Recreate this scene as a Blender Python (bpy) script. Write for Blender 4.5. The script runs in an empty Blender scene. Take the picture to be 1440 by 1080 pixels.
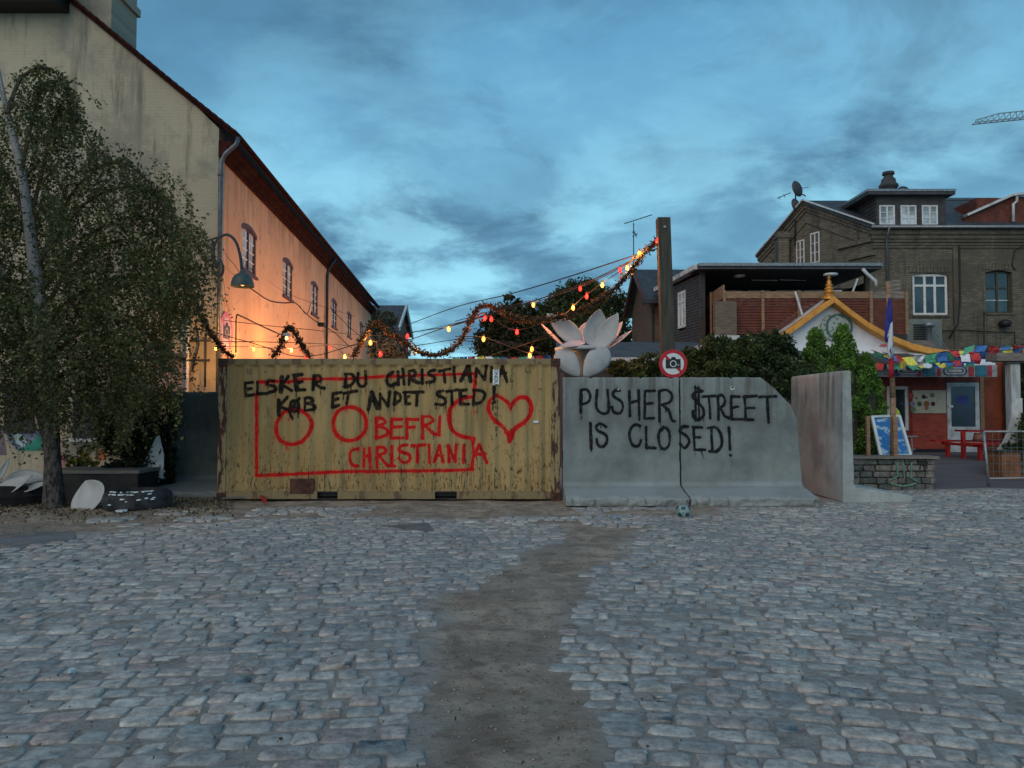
import bpy, bmesh, math, random
import numpy as np
from mathutils import Vector, Matrix
from mathutils.geometry import tessellate_polygon
random.seed(7); rng = np.random.default_rng(7)
R = math.radians
SC = bpy.context.scene
COL = SC.collection
# ---------------------------------------------------------------- camera
FPX = 1060.0; HC = 1.68; TH = math.atan(35/FPX)
cam_d = bpy.data.cameras.new('camera'); cam = bpy.data.objects.new('camera', cam_d); COL.objects.link(cam)
cam.location = (0, 0, HC); cam.rotation_euler = (math.pi/2 + TH, 0, 0)
cam_d.sensor_width = 36; cam_d.lens = FPX/1440*36; cam_d.clip_end = 3000; cam_d.clip_start = .05
SC.camera = cam
# ---------------------------------------------------------------- world
SUN_EL, SUN_ROT = 9.0, 200.0
W = bpy.data.worlds.new('World'); SC.world = W; W.use_nodes = True
def world_nodes():
    nt = W.node_tree; nt.nodes.clear(); N = nt.nodes.new; L = nt.links.new
    out = N('ShaderNodeOutputWorld'); bg = N('ShaderNodeBackground'); bg.inputs['Strength'].default_value = .1
    L(bg.outputs[0], out.inputs[0])
    sky = N('ShaderNodeTexSky'); sky.sky_type = 'NISHITA'; sky.sun_disc = False
    sky.sun_elevation = R(SUN_EL); sky.sun_rotation = R(SUN_ROT); sky.air_density = 1.3; sky.dust_density = .6; sky.ozone_density = 3
    tc = N('ShaderNodeTexCoord'); sep = N('ShaderNodeSeparateXYZ'); L(tc.outputs['Generated'], sep.inputs[0])
    zz = N('ShaderNodeMath'); zz.operation = 'MAXIMUM'; L(sep.outputs['Z'], zz.inputs[0]); zz.inputs[1].default_value = 0
    za = N('ShaderNodeMath'); za.operation = 'ADD'; L(zz.outputs[0], za.inputs[0]); za.inputs[1].default_value = .30
    dx = N('ShaderNodeMath'); dx.operation = 'DIVIDE'; L(sep.outputs['X'], dx.inputs[0]); L(za.outputs[0], dx.inputs[1])
    dy = N('ShaderNodeMath'); dy.operation = 'DIVIDE'; L(sep.outputs['Y'], dy.inputs[0]); L(za.outputs[0], dy.inputs[1])
    cb = N('ShaderNodeCombineXYZ'); L(dx.outputs[0], cb.inputs[0]); L(dy.outputs[0], cb.inputs[1])
    def noise(scale, det, rough, dist, off):
        mp = N('ShaderNodeMapping'); mp.inputs['Location'].default_value = off; mp.inputs['Scale'].default_value = (.9, 1.0, 1)
        L(cb.outputs[0], mp.inputs[0])
        n = N('ShaderNodeTexNoise'); n.inputs['Scale'].default_value = scale; n.inputs['Detail'].default_value = det
        n.inputs['Roughness'].default_value = rough; n.inputs['Distortion'].default_value = dist
        L(mp.outputs[0], n.inputs['Vector']); return n.outputs['Fac']
    def mr(src, a, b, c=0, d=1):
        m = N('ShaderNodeMapRange'); m.interpolation_type = 'SMOOTHSTEP'
        L(src, m.inputs[0]); m.inputs[1].default_value = a; m.inputs[2].default_value = b; m.inputs[3].default_value = c; m.inputs[4].default_value = d
        return m.outputs[0]
    def mix(f, a, b, mode='MIX'):
        m = N('ShaderNodeMix'); m.data_type = 'RGBA'; m.blend_type = mode
        if hasattr(f, 'is_linked') or not isinstance(f, (int, float)): L(f, m.inputs[0])
        else: m.inputs[0].default_value = f
        for s, i in ((a, 6), (b, 7)):
            if isinstance(s, tuple): m.inputs[i].default_value = (*s, 1)
            else: L(s, m.inputs[i])
        return m.outputs[2]
    n1 = noise(1.15, 9, .52, .3, (5.6, 1.7, 0)); n2 = noise(2.3, 12, .6, .5, (2.7, 6.2, 0)); n3 = noise(2.4, 12, .62, .3, (4.3, 3.2, 0))
    light = mix(mr(sep.outputs['Z'], .0, .62), (2.4, 5.6, 7.4), (.85, 2.75, 4.9))
    base = mix(.15, light, sky.outputs[0])                                  # clear high sky between the clouds
    veil = mix(mr(n1, .36, .62), base, (.75, 1.95, 3.15))                   # thick blue-grey cloud
    dark = mix(mr(n2, .46, .66, 0, .7), veil, (.50, 1.25, 2.15))
    lowsky = N('ShaderNodeMath'); lowsky.operation = 'MULTIPLY'; L(mr(n3, .44, .62, 0, 1), lowsky.inputs[0]); L(mr(sep.outputs['Z'], .42, .02, .12, 1), lowsky.inputs[1])
    brk = mix(lowsky.outputs[0], dark, (3.5, 7.6, 9.3))
    L(brk, bg.inputs['Color'])
world_nodes()
sd = bpy.data.lights.new('sun', 'SUN'); sd.energy = 1.15; sd.angle = R(60); sd.color = (1, .80, .62)
sun = bpy.data.objects.new('sun', sd); COL.objects.link(sun); sun.rotation_euler = (R(58), 0, R(-25)); sun.location = (0, -20, 40)
SC.view_settings.view_transform = 'Standard'; SC.view_settings.look = 'None'; SC.view_settings.gamma = 1
SC.view_settings.exposure = 0.28; SC.view_settings.use_curve_mapping = False
SC.cycles.max_bounces = 5; SC.cycles.diffuse_bounces = 3; SC.cycles.use_denoising = True
SC.cycles.sample_clamp_indirect = 4

# ---------------------------------------------------------------- helpers
def P(x, y, Y):
    u = (x-720)/FPX; v = (540-y)/FPX
    yd = math.cos(TH) - v*math.sin(TH); zd = math.sin(TH) + v*math.cos(TH); t = Y/yd
    return Vector((u*t, Y, HC + zd*t))
def G(x, y, z=0.0):
    u = (x-720)/FPX; v = (540-y)/FPX
    yd = math.cos(TH) - v*math.sin(TH); zd = math.sin(TH) + v*math.cos(TH); t = (z-HC)/zd
    return Vector((u*t, yd*t, z))
def tag(o, label=None, cat=None, group=None, kind=None):
    if label: o['label'] = label
    if cat: o['category'] = cat
    if group: o['group'] = group
    if kind: o['kind'] = kind
    return o
def thing(name, loc, label, cat, group=None):
    o = bpy.data.objects.new(name, None); COL.objects.link(o); o.location = loc; o.empty_display_size = .2
    return tag(o, label, cat, group)
def origin(o):
    v = Vector((0, 0, 0))
    while o is not None: v += o.location; o = o.parent
    return v
def link(name, me, mat=None, parent=None):
    o = bpy.data.objects.new(name, me); COL.objects.link(o)
    if mat is not None:
        for m in (mat if isinstance(mat, (list, tuple)) else [mat]): me.materials.append(m)
    if parent is not None: o.parent = parent
    return o
class F:                                   # a facade frame: u along the wall, t outwards, z up
    def __init__(s, x, y, dx=1, dy=0, z=0):
        l = math.hypot(dx, dy); s.o = Vector((x, y, z)); s.d = Vector((dx/l, dy/l, 0)); s.n = Vector((dy/l, -dx/l, 0))
    def p(s, u, t, z): return s.o + s.d*u + s.n*t + Vector((0, 0, z))
class MB:
    def __init__(s): s.v = []; s.f = []; s.m = []
    def add(s, vs, fs, m=0):
        b = len(s.v); s.v += [tuple(v) for v in vs]; s.f += [tuple(i+b for i in f) for f in fs]; s.m += [m]*len(fs); return s
    def hexa(s, c, m=0): return s.add(c, [(0,3,2,1),(4,5,6,7),(0,1,5,4),(1,2,6,5),(2,3,7,6),(3,0,4,7)], m)
    def box(s, x0, x1, y0, y1, z0, z1, m=0):
        return s.hexa([(x0,y0,z0),(x1,y0,z0),(x1,y1,z0),(x0,y1,z0),(x0,y0,z1),(x1,y0,z1),(x1,y1,z1),(x0,y1,z1)], m)
    def ob(s, fr, u0, u1, t0, t1, z0, z1, m=0):   # box in a facade frame, t1 outermost
        return s.hexa([fr.p(u0,t1,z0),fr.p(u1,t1,z0),fr.p(u1,t0,z0),fr.p(u0,t0,z0),fr.p(u0,t1,z1),fr.p(u1,t1,z1),fr.p(u1,t0,z1),fr.p(u0,t0,z1)], m)
    def poly(s, fr, pts, t0, t1, m=0):            # prism: polygon of (u,z), anticlockwise seen from outside
        n = len(pts); a = [fr.p(u, t1, z) for u, z in pts] + [fr.p(u, t0, z) for u, z in pts]
        fs = [tuple(range(n)), tuple(range(2*n-1, n-1, -1))] + [(i, i+n, (i+1)%n+n, (i+1)%n) for i in range(n)]
        return s.add(a, fs, m)
    def bar(s, a, b, w, h=None, m=0):             # square bar between two points
        h = h or w; a = Vector(a); b = Vector(b); d = (b-a).normalized()
        up = Vector((0,0,1)) if abs(d.z) < .95 else Vector((0,1,0))
        r = d.cross(up).normalized()*w/2; q = r.cross(d).normalized()*h/2
        return s.hexa([a-r-q,a+r-q,b+r-q,b-r-q,a-r+q,a+r+q,b+r+q,b-r+q], m)
    def tube(s, pts, r, n=8, m=0, cap=True):
        pts = [Vector(p) for p in pts]; k = len(pts); rs = r if isinstance(r, (list, tuple)) else [r]*k
        vs = []; prev = None
        for i, p in enumerate(pts):
            d = (pts[min(i+1,k-1)]-pts[max(i-1,0)]).normalized()
            if prev is None:
                up = Vector((0,0,1)) if abs(d.z) < .9 else Vector((1,0,0)); a = d.cross(up).normalized()
            else: a = (prev - d*prev.dot(d)).normalized()
            prev = a; b = d.cross(a)
            for j in range(n):
                t = 2*math.pi*j/n; vs.append(p + (a*math.cos(t)+b*math.sin(t))*rs[i])
        fs = [(i*n+j, i*n+(j+1)%n, (i+1)*n+(j+1)%n, (i+1)*n+j) for i in range(k-1) for j in range(n)]
        if cap: fs += [tuple(range(n-1,-1,-1)), tuple(range((k-1)*n, k*n))]
        return s.add(vs, fs, m)
    def lathe(s, c, prof, n=24, m=0, ax=None):    # profile of (r, z) round a vertical axis (or ax)
        c = Vector(c); q = Vector((0,0,1)).rotation_difference(Vector(ax)) if ax else None; vs = []
        for r, z in prof:
            for j in range(n):
                t = 2*math.pi*j/n; v = Vector((r*math.cos(t), r*math.sin(t), z))
                vs.append(c + (q @ v if q else v))
        k = len(prof)
        fs = [(i*n+j, i*n+(j+1)%n, (i+1)*n+(j+1)%n, (i+1)*n+j) for i in range(k-1) for j in range(n)]
        return s.add(vs, fs, m)
    def build(s, name, mat, parent=None, smooth=False, label=None, kind=None, bevel=0, crease=None):
        me = bpy.data.meshes.new(name); o0 = origin(parent) if parent is not None else Vector((0,0,0))
        me.from_pydata([(v[0]-o0.x, v[1]-o0.y, v[2]-o0.z) for v in s.v], [], s.f); 
        if any(s.m): me.polygons.foreach_set('material_index', s.m)
        if smooth: me.polygons.foreach_set('use_smooth', [True]*len(s.f))
        me.update(); o = link(name, me, mat, parent)
        if bevel:
            b = o.modifiers.new('bevel', 'BEVEL'); b.width = bevel; b.segments = 2; b.limit_method = 'ANGLE'
        return tag(o, label, None, None, kind)
def single(o, label, cat, group=None): return tag(o, label, cat, group)
def recenter(o):                            # put the origin of a one-mesh thing at its base
    me = o.data; co = np.empty(len(me.vertices)*3, np.float32); me.vertices.foreach_get('co', co); co = co.reshape(-1, 3)
    c = (co.min(0)+co.max(0))/2; c[2] = co[:, 2].min(); co -= c; me.vertices.foreach_set('co', co.ravel()); me.update()
    o.location = Vector(c.tolist()); return o
def np_mesh(name, co, faces, mat, parent=None, attrs=None, smooth=False, fattrs=None):
    """faces: (n,k) array"""
    me = bpy.data.meshes.new(name); co = np.asarray(co, np.float32); faces = np.asarray(faces, np.int32)
    if parent is not None: co = co - np.array(origin(parent), np.float32)
    n, k = faces.shape; me.vertices.add(len(co)); me.vertices.foreach_set('co', co.ravel())
    me.loops.add(n*k); me.loops.foreach_set('vertex_index', faces.ravel())
    me.polygons.add(n); me.polygons.foreach_set('loop_start', np.arange(0, n*k, k, dtype=np.int32))
    if smooth: me.polygons.foreach_set('use_smooth', np.ones(n, bool))
    me.update(calc_edges=True); me.validate()
    for kk, a in (attrs or {}).items():
        at = me.attributes.new(kk, 'FLOAT', 'POINT'); at.data.foreach_set('value', np.asarray(a, np.float32))
    for kk, a in (fattrs or {}).items():
        at = me.attributes.new(kk, 'FLOAT', 'FACE'); at.data.foreach_set('value', np.asarray(a, np.float32))
    return link(name, me, mat, parent)
def sm(a, b, x): t = np.clip((x-a)/(b-a), 0, 1); return t*t*(3-2*t)
def vnoise(x, y, seed=0):
    """smooth value noise for numpy arrays"""
    r = np.random.default_rng(seed).random((64, 64)); xi = np.floor(x).astype(int); yi = np.floor(y).astype(int)
    fx = x-xi; fy = y-yi; fx = fx*fx*(3-2*fx); fy = fy*fy*(3-2*fy); g = lambda a, b: r[a % 64, b % 64]
    return (g(xi,yi)*(1-fx)+g(xi+1,yi)*fx)*(1-fy)+(g(xi,yi+1)*(1-fx)+g(xi+1,yi+1)*fx)*fy

# ---------------------------------------------------------------- materials
class NT:
    def __init__(s, name):
        s.m = bpy.data.materials.new(name); s.m.use_nodes = True; s.t = s.m.node_tree
        s.b = s.t.nodes['Principled BSDF']; s._tc = None
    def n(s, typ, **kw):
        x = s.t.nodes.new(typ)
        for k, v in kw.items():
            if k.startswith('i_'): x.inputs[k[2:].replace('_', ' ')].default_value = v
            else: setattr(x, k, v)
        return x
    def l(s, a, b): s.t.links.new(a, b)
    def tc(s):
        if s._tc is None: s._tc = s.n('ShaderNodeTexCoord').outputs['Object']
        return s._tc
    def noise(s, scale, detail=5, rough=.55, stretch=None, vec=None, dist=0):
        x = s.n('ShaderNodeTexNoise'); x.inputs['Scale'].default_value = scale; x.inputs['Detail'].default_value = detail
        x.inputs['Roughness'].default_value = rough; x.inputs['Distortion'].default_value = dist; v = vec or s.tc()
        if stretch:
            m = s.n('ShaderNodeMapping'); m.inputs['Scale'].default_value = stretch; s.l(v, m.inputs[0]); v = m.outputs[0]
        s.l(v, x.inputs['Vector']); return x.outputs['Fac']
    def mr(s, src, a, b, c=0, d=1, smooth=True):
        x = s.n('ShaderNodeMapRange'); 
        if smooth: x.interpolation_type = 'SMOOTHSTEP'
        s.l(src, x.inputs[0]); x.inputs[1].default_value = a; x.inputs[2].default_value = b; x.inputs[3].default_value = c; x.inputs[4].default_value = d
        return x.outputs[0]
    def math(s, op, a, b=None):
        x = s.n('ShaderNodeMath'); x.operation = op
        for i, q in enumerate((a, b)):
            if q is None: continue
            if isinstance(q, (int, float)): x.inputs[i].default_value = q
            else: s.l(q, x.inputs[i])
        return x.outputs[0]
    def mix(s, f, a, b, mode='MIX'):
        x = s.n('ShaderNodeMix'); x.data_type = 'RGBA'; x.blend_type = mode
        if isinstance(f, (int, float)): x.inputs[0].default_value = f
        else: s.l(f, x.inputs[0])
        for q, i in ((a, 6), (b, 7)):
            if isinstance(q, tuple): x.inputs[i].default_value = (*q, 1)
            else: s.l(q, x.inputs[i])
        return x.outputs[2]
    def attr(s, name): x = s.n('ShaderNodeAttribute'); x.attribute_name = name; return x.outputs['Fac']
    def bump(s, h, strength=.3, dist=.02, prev=None):
        x = s.n('ShaderNodeBump'); x.inputs['Strength'].default_value = strength; x.inputs['Distance'].default_value = dist
        s.l(h, x.inputs['Height']); 
        if prev is not None: s.l(prev, x.inputs['Normal'])
        return x.outputs[0]
    def fin(s, col, rough=.8, bump=None, metal=0, spec=.4):
        if isinstance(col, tuple): s.b.inputs['Base Color'].default_value = (*col, 1)
        else: s.l(col, s.b.inputs['Base Color'])
        if isinstance(rough, (int, float)): s.b.inputs['Roughness'].default_value = rough
        else: s.l(rough, s.b.inputs['Roughness'])
        if bump is not None: s.l(bump, s.b.inputs['Normal'])
        s.b.inputs['Metallic'].default_value = metal; s.b.inputs['Specular IOR Level'].default_value = spec
        return s.m
def mul(c, k): return tuple(x*k for x in c)
def plain(name, c, rough=.7, var=.3, scale=6, bump=.15, metal=0, spec=.4, dirt=None, bs=40, stretch=None):
    t = NT(name); a = t.noise(scale, 6, .6, stretch); col = t.mix(t.mr(a, .3, .7), mul(c, 1-var), mul(c, 1+var))
    if dirt: col = t.mix(t.mr(t.noise(scale*.45, 7, .65, stretch), .5, .68, 0, .8), col, dirt)
    return t.fin(col, rough, t.bump(t.noise(bs, 5, .6, stretch), bump, .01), metal, spec)
def emis(name, c, s):
    t = NT(name); t.b.inputs['Emission Color'].default_value = (*c, 1); t.b.inputs['Emission Strength'].default_value = s
    return t.fin(mul(c, .5), .4)
def glass(name, c=(.02,.03,.035), rough=.06):
    t = NT(name); n = t.noise(1.3, 2, .5); return t.fin(t.mix(t.mr(n,.35,.65), mul(c,.5), mul(c,1.6)), rough, t.bump(t.noise(1.2, 2), .06, .05), 0, .75)
def leafmat(name, a, b, c=None, trans=.35):
    t = NT(name); tone = t.attr('tone'); col = t.mix(tone, a, b)
    if c: col = t.mix(t.mr(tone, .86, .9), col, c)
    t.fin(col, .55, None, 0, .3); tr = t.n('ShaderNodeBsdfTranslucent'); t.l(col, tr.inputs[0])
    mx = t.n('ShaderNodeMixShader'); mx.inputs[0].default_value = trans; t.l(t.b.outputs[0], mx.inputs[1]); t.l(tr.outputs[0], mx.inputs[2])
    t.l(mx.outputs[0], t.t.nodes['Material Output'].inputs[0]); return t.m
def brickmat(name, d, c1, c2, mortar, w=.24, h=.077, ms=.012, bump=.4, stain=None, weather=None, mix=0.0, plaster=None):
    """brick courses for a vertical wall running along direction d"""
    t = NT(name); g = t.n('ShaderNodeNewGeometry').outputs['Position']
    dt = t.n('ShaderNodeVectorMath'); dt.operation = 'DOT_PRODUCT'; t.l(g, dt.inputs[0]); dt.inputs[1].default_value = (d[0], d[1], 0)
    sp = t.n('ShaderNodeSeparateXYZ'); t.l(g, sp.inputs[0]); cb = t.n('ShaderNodeCombineXYZ'); t.l(dt.outputs['Value'], cb.inputs[0]); t.l(sp.outputs['Z'], cb.inputs[1])
    b = t.n('ShaderNodeTexBrick'); b.inputs['Scale'].default_value = 1; b.inputs['Brick Width'].default_value = w; b.inputs['Row Height'].default_value = h
    b.inputs['Mortar Size'].default_value = ms; b.inputs['Mortar Smooth'].default_value = .3; t.l(cb.outputs[0], b.inputs['Vector'])
    b.inputs['Color1'].default_value = (*c1, 1); b.inputs['Color2'].default_value = (*c2, 1); b.inputs['Mortar'].default_value = (*mortar, 1)
    b.inputs['Bias'].default_value = -.1
    col = b.outputs['Color']; cc = cb.outputs[0]
    if plaster: col = t.mix(mix, col, plaster)
    col = t.mix(1.0, col, t.mix(t.noise(.35, 6, .6, None, cc), (.62,.62,.62), (1.3,1.28,1.2)), 'MULTIPLY')
    if stain:
        m = t.mr(t.noise(1.0, 7, .7, (2.4, .24, 1), cc), .49, .66, 0, .8); col = t.mix(m, col, stain)
    if weather:
        m = t.mr(t.noise(.45, 9, .7, (1, 1, 1), cc), .48, .60, 0, .8); col = t.mix(m, col, weather)
    col = t.mix(t.mr(t.noise(9, 5, .7, None, cc), .55, .75, 0, .35), col, mul(mortar, .45))
    bp = t.bump(t.math('MULTIPLY', b.outputs['Fac'], -1.0), bump, .012); bp = t.bump(t.noise(30, 5, .6), .25, .01, bp)
    return t.fin(col, .88, bp, 0, .25)

M = {}
M['brown_paint'] = plain('brown_paint', (.085,.022,.015), .55, .3, 5)
M['dark_red'] = plain('dark_red', (.035,.014,.012), .95, .3, 3, spec=.05)
M['soffit'] = plain('soffit', (.045,.016,.013), .95, .35, 3, .3, spec=.05)
M['white_paint'] = plain('white_paint', (.62,.64,.64), .5, .12, 8, .08)
M['dirty_white'] = plain('dirty_white', (.52,.56,.57), .55, .18, 4, .15, dirt=(.25,.25,.24))
M['slate'] = plain('slate', (.045,.05,.058), .6, .3, 3, .3)
M['felt'] = plain('felt', (.06,.065,.072), .85, .25, 2, .4)
M['black'] = plain('black', (.012,.012,.014), .6, .4, 8)
M['iron'] = plain('iron', (.035,.045,.055), .45, .3, 12, .1, .4)
M['zinc'] = plain('zinc', (.12,.14,.16), .45, .25, 6, .1, .6)
M['steel'] = plain('steel', (.3,.33,.35), .4, .2, 8, .1, .7)
M['rubber'] = plain('rubber', (.016,.017,.02), .7, .4, 9, .4)
M['wood_dark'] = plain('wood_dark', (.05,.05,.038), .85, .4, 3, .5, stretch=(6,6,.6), dirt=(.03,.035,.03), bs=20)
M['wood_light'] = plain('wood_light', (.25,.16,.095), .75, .3, 4, .3, stretch=(1,1,5))
M['wood_grey'] = plain('wood_grey', (.18,.16,.14), .8, .35, 5, .3, stretch=(.6,4,4))
M['red_slat'] = plain('red_slat', (.115,.03,.017), .7, .3, 5, .3)
M['clad'] = plain('clad', (.05,.05,.052), .75, .3, 4, .3)
M['shop_red'] = plain('shop_red', (.23,.035,.02), .6, .35, 2.5, .25, dirt=(.14,.025,.015))
M['shop_orange'] = plain('shop_orange', (.2,.045,.018), .6, .35, 2, .25)
M['bench_red'] = plain('bench_red', (.36,.02,.016), .5, .2, 6, .1)
M['ochre'] = plain('ochre', (.62,.29,.05), .5, .15, 4, .1)
M['gold'] = plain('gold', (.55,.24,.04), .35, .15, 8, .1, .3)
M['plaster_white'] = plain('plaster_white', (.70,.74,.80), .8, .08, 2, .2, dirt=(.56,.6,.66))
M['glass'] = glass('glass'); M['glass_blue'] = glass('glass_blue', (.01,.015,.035), .15)
M['glass_sky'] = glass('glass_sky', (.34,.42,.46), .1)  # pale sky reflection put into the pane colour
M['interior_dark'] = plain('interior_dark', (.012,.012,.014), .9, .3, 3)
M['galv'] = plain('galv', (.24,.27,.29), .45, .25, 14, .1, .6)
M['hvac'] = plain('hvac', (.16,.18,.17), .5, .2, 4, .1)
M['foliage_birch'] = leafmat('foliage_birch', (.028,.042,.014), (.13,.15,.05), (.28,.24,.10))
M['foliage_shrub'] = leafmat('foliage_shrub', (.022,.042,.014), (.10,.135,.04), (.34,.33,.15))
M['foliage_thuja'] = leafmat('foliage_thuja', (.018,.06,.012), (.15,.30,.05), None, .25)
M['foliage_tree'] = leafmat('foliage_tree', (.03,.05,.018), (.09,.11,.04))
M['foliage_grey'] = leafmat('foliage_grey', (.10,.11,.09), (.2,.2,.15))
M['bark'] = plain('bark', (.05,.045,.04), .9, .5, 9, .9, stretch=(1,1,.35), bs=18)
def birch_bark():
    t = NT('birch_bark'); n = t.noise(6, 6, .7, (1, 1, 2.6)); z = t.n('ShaderNodeSeparateXYZ'); t.l(t.tc(), z.inputs[0])
    hi = t.mr(z.outputs['Z'], 1.6, 3.4); thr = t.mix(hi, (.34,)*3, (.62,)*3)
    m = t.math('GREATER_THAN', n, thr); col = t.mix(m, (.33,.33,.32), (.03,.028,.026)); col = t.mix(hi, t.mix(t.mr(t.noise(16,7,.7,(1,1,.5)),.4,.6), (.015,.014,.012), (.12,.11,.10)), col)
    return t.fin(col, .85, t.bump(t.noise(14,6,.7,(1,1,.45)), 1.0, .08))
M['birch_bark'] = birch_bark()
M['twig'] = plain('twig', (.05,.035,.025), .8)
M['cable'] = plain('cable', (.02,.018,.018), .7)
M['garland'] = leafmat('garland', (.02,.02,.008), (.13,.07,.025), (.28,.13,.03), .3)
M['pink_paint'] = plain('pink_paint', (.62,.16,.24), .6, .15, 5, .1)
M['sign_white'] = plain('sign_white', (.6,.68,.7), .4, .08, 10, .05)
M['sign_red'] = plain('sign_red', (.42,.01,.02), .4, .12, 8, .05)
M['sign_black'] = plain('sign_black', (.012,.013,.016), .45, .2, 8, .05)
M['rust'] = plain('rust', (.075,.03,.02), .85, .5, 7, .5, dirt=(.03,.015,.012))

# graffiti paint helper: mixes spray colours over col using signed-distance attributes
def spray(t, col, attr, paint, vec=None, soft=.006, over=.3):
    d = t.attr(attr); n = t.noise(38, 4, .7); n2 = t.noise(160, 2, .6)
    e = t.math('ADD', d, t.math('MULTIPLY', t.math('SUBTRACT', n, .5), .022)); e = t.math('ADD', e, t.math('MULTIPLY', t.math('SUBTRACT', t.noise(5, 3, .6), .52), .045)); drip = t.noise(26, 3, .6, (1, 1, .06)); e = t.math('ADD', e, t.mr(drip, .62, .74, 0, -.016))
    core = t.math('MULTIPLY', t.mr(e, soft*1.4, -soft*1.4, 0, .98), t.mr(t.noise(13, 5, .7), .25, .5, .72, 1))
    halo = t.math('MULTIPLY', t.mr(d, .07, 0, 0, over), t.mr(n2, .4, .65)); m = t.math('MAXIMUM', core, halo)
    return t.mix(m, col, paint)
def container_mat():
    t = NT('container_paint'); z = t.n('ShaderNodeSeparateXYZ'); t.l(t.tc(), z.inputs[0])
    n = t.noise(1.2, 5, .6, (1, 1, .4)); col = t.mix(t.mr(n, .3, .7), (.30,.213,.092), (.395,.292,.135))
    streak = t.mr(t.noise(7, 6, .65, (1, 1, .05)), .5, .72, 0, .55); col = t.mix(streak, col, (.15,.11,.05)); col = t.mix(t.math('MULTIPLY', t.mr(t.noise(2.6, 7, .7, (2.4, 1, .16)), .5, .66), .6), col, (.17,.135,.075))
    col = t.mix(t.mr(t.noise(3, 6, .7), .55, .75, 0, .5), col, (.40,.35,.20))
    low = t.mr(z.outputs['Z'], 1.5, .15)
    chips = t.math('GREATER_THAN', t.math('ADD', t.noise(22, 6, .72, (1.4, 1, .45)), t.math('MULTIPLY', low, .06)), .625)
    run = t.math('GREATER_THAN', t.math('ADD', t.noise(11, 7, .75, (1.6, 1, .09)), t.math('MULTIPLY', low, .05)), .645)
    rustm = t.math('MAXIMUM', chips, run)
    col = spray(t, col, 'red', (.50,.004,.008), over=.35)
    col = spray(t, col, 'black', (.006,.006,.007), over=.3)
    col = t.mix(t.math('MULTIPLY', rustm, .9), col, (.05,.022,.013))
    col = t.mix(t.mr(z.outputs['Z'], .35, .05, 0, .45), col, (.13,.085,.05))
    return t.fin(col, .8, t.bump(t.noise(25, 5, .6), .15, .01, t.bump(rustm, .3, -.002)), 0, .12)
M['container'] = container_mat()
def rail_mat():
    t = NT('rail_paint'); n = t.noise(6, 7, .7, (1, 1, .35)); col = t.mix(t.mr(n, .5, .58), (.27,.21,.09), (.075,.03,.02))
    return t.fin(t.mix(t.noise(20, 4), col, mul((.2,.15,.09), .8)), .7, t.bump(n, .4, .01))
M['rail'] = rail_mat()
def rust_post():
    t = NT('rust_post'); n = t.noise(7, 7, .72, (1.5, 1, .3)); col = t.mix(t.mr(n, .47, .52), (.27,.21,.11), (.06,.022,.016))
    return t.fin(col, .8, t.bump(n, .5, .02))
M['rust_post'] = rust_post()
def concrete(name, tint=(.205,.24,.24), warm=None, warm_z=(1.2, 2.3)):
    t = NT(name); z = t.n('ShaderNodeSeparateXYZ'); t.l(t.tc(), z.inputs[0])
    col = t.mix(t.mr(t.noise(1.1, 6, .6), .3, .7), mul(tint, .66), mul(tint, 1.2))
    col = t.mix(t.mr(t.noise(5, 7, .7, (1, 1, .5)), .5, .72, 0, .5), col, mul((.2,.19,.16), 1))
    st = t.math('MULTIPLY', t.mr(t.noise(4, 6, .65, (1.3, 1, .12)), .45, .65), t.mr(z.outputs['Z'], .9, 2.2)); col = t.mix(t.math('MULTIPLY', st, .8), col, (.10,.10,.085))
    col = t.mix(t.mr(z.outputs['Z'], .42, .25, 0, .3), col, (.40,.42,.41))  # paler foot: sky light on its upward face put into the colour
    if warm:
        w = t.math('MULTIPLY', t.mr(z.outputs['Z'], *warm_z), t.mr(t.noise(2.5, 6, .65, (1, 1, .3)), .38, .62)); col = t.mix(t.math('MULTIPLY', w, .85), col, warm)
    col = t.mix(t.math('GREATER_THAN', t.noise(24, 5, .7), .74), col, (.48,.5,.48))
    pit = t.n('ShaderNodeTexVoronoi'); pit.inputs['Scale'].default_value = 17; t.l(t.tc(), pit.inputs['Vector'])
    pm = t.mr(pit.outputs['Distance'],   .17, .07); col = t.mix(t.math('MULTIPLY', pm, .5), col, (.07,.07,.065))
    col = spray(t, col, 'black', (.008,.009,.012), soft=.005, over=.35)
    bp = t.bump(t.noise(12, 8, .65), .35, .02); bp = t.bump(pm, .5, -.006, bp)
    return t.fin(col, .9, bp, 0, .1)
M['concrete'] = concrete('concrete'); M['concrete_lamplit'] = concrete('concrete_lamplit', (.34,.385,.385), (.38,.35,.31), (1.9, 2.3))  # end-on barrier: brighter copy with warm lamp light painted in at the top
M['concrete_chip'] = plain('concrete_chip', (.5,.52,.5), .9)
M['concrete_dark'] = concrete('concrete_dark', (.13,.14,.13))  # darker copy: shade from the birch put into the tint
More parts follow.
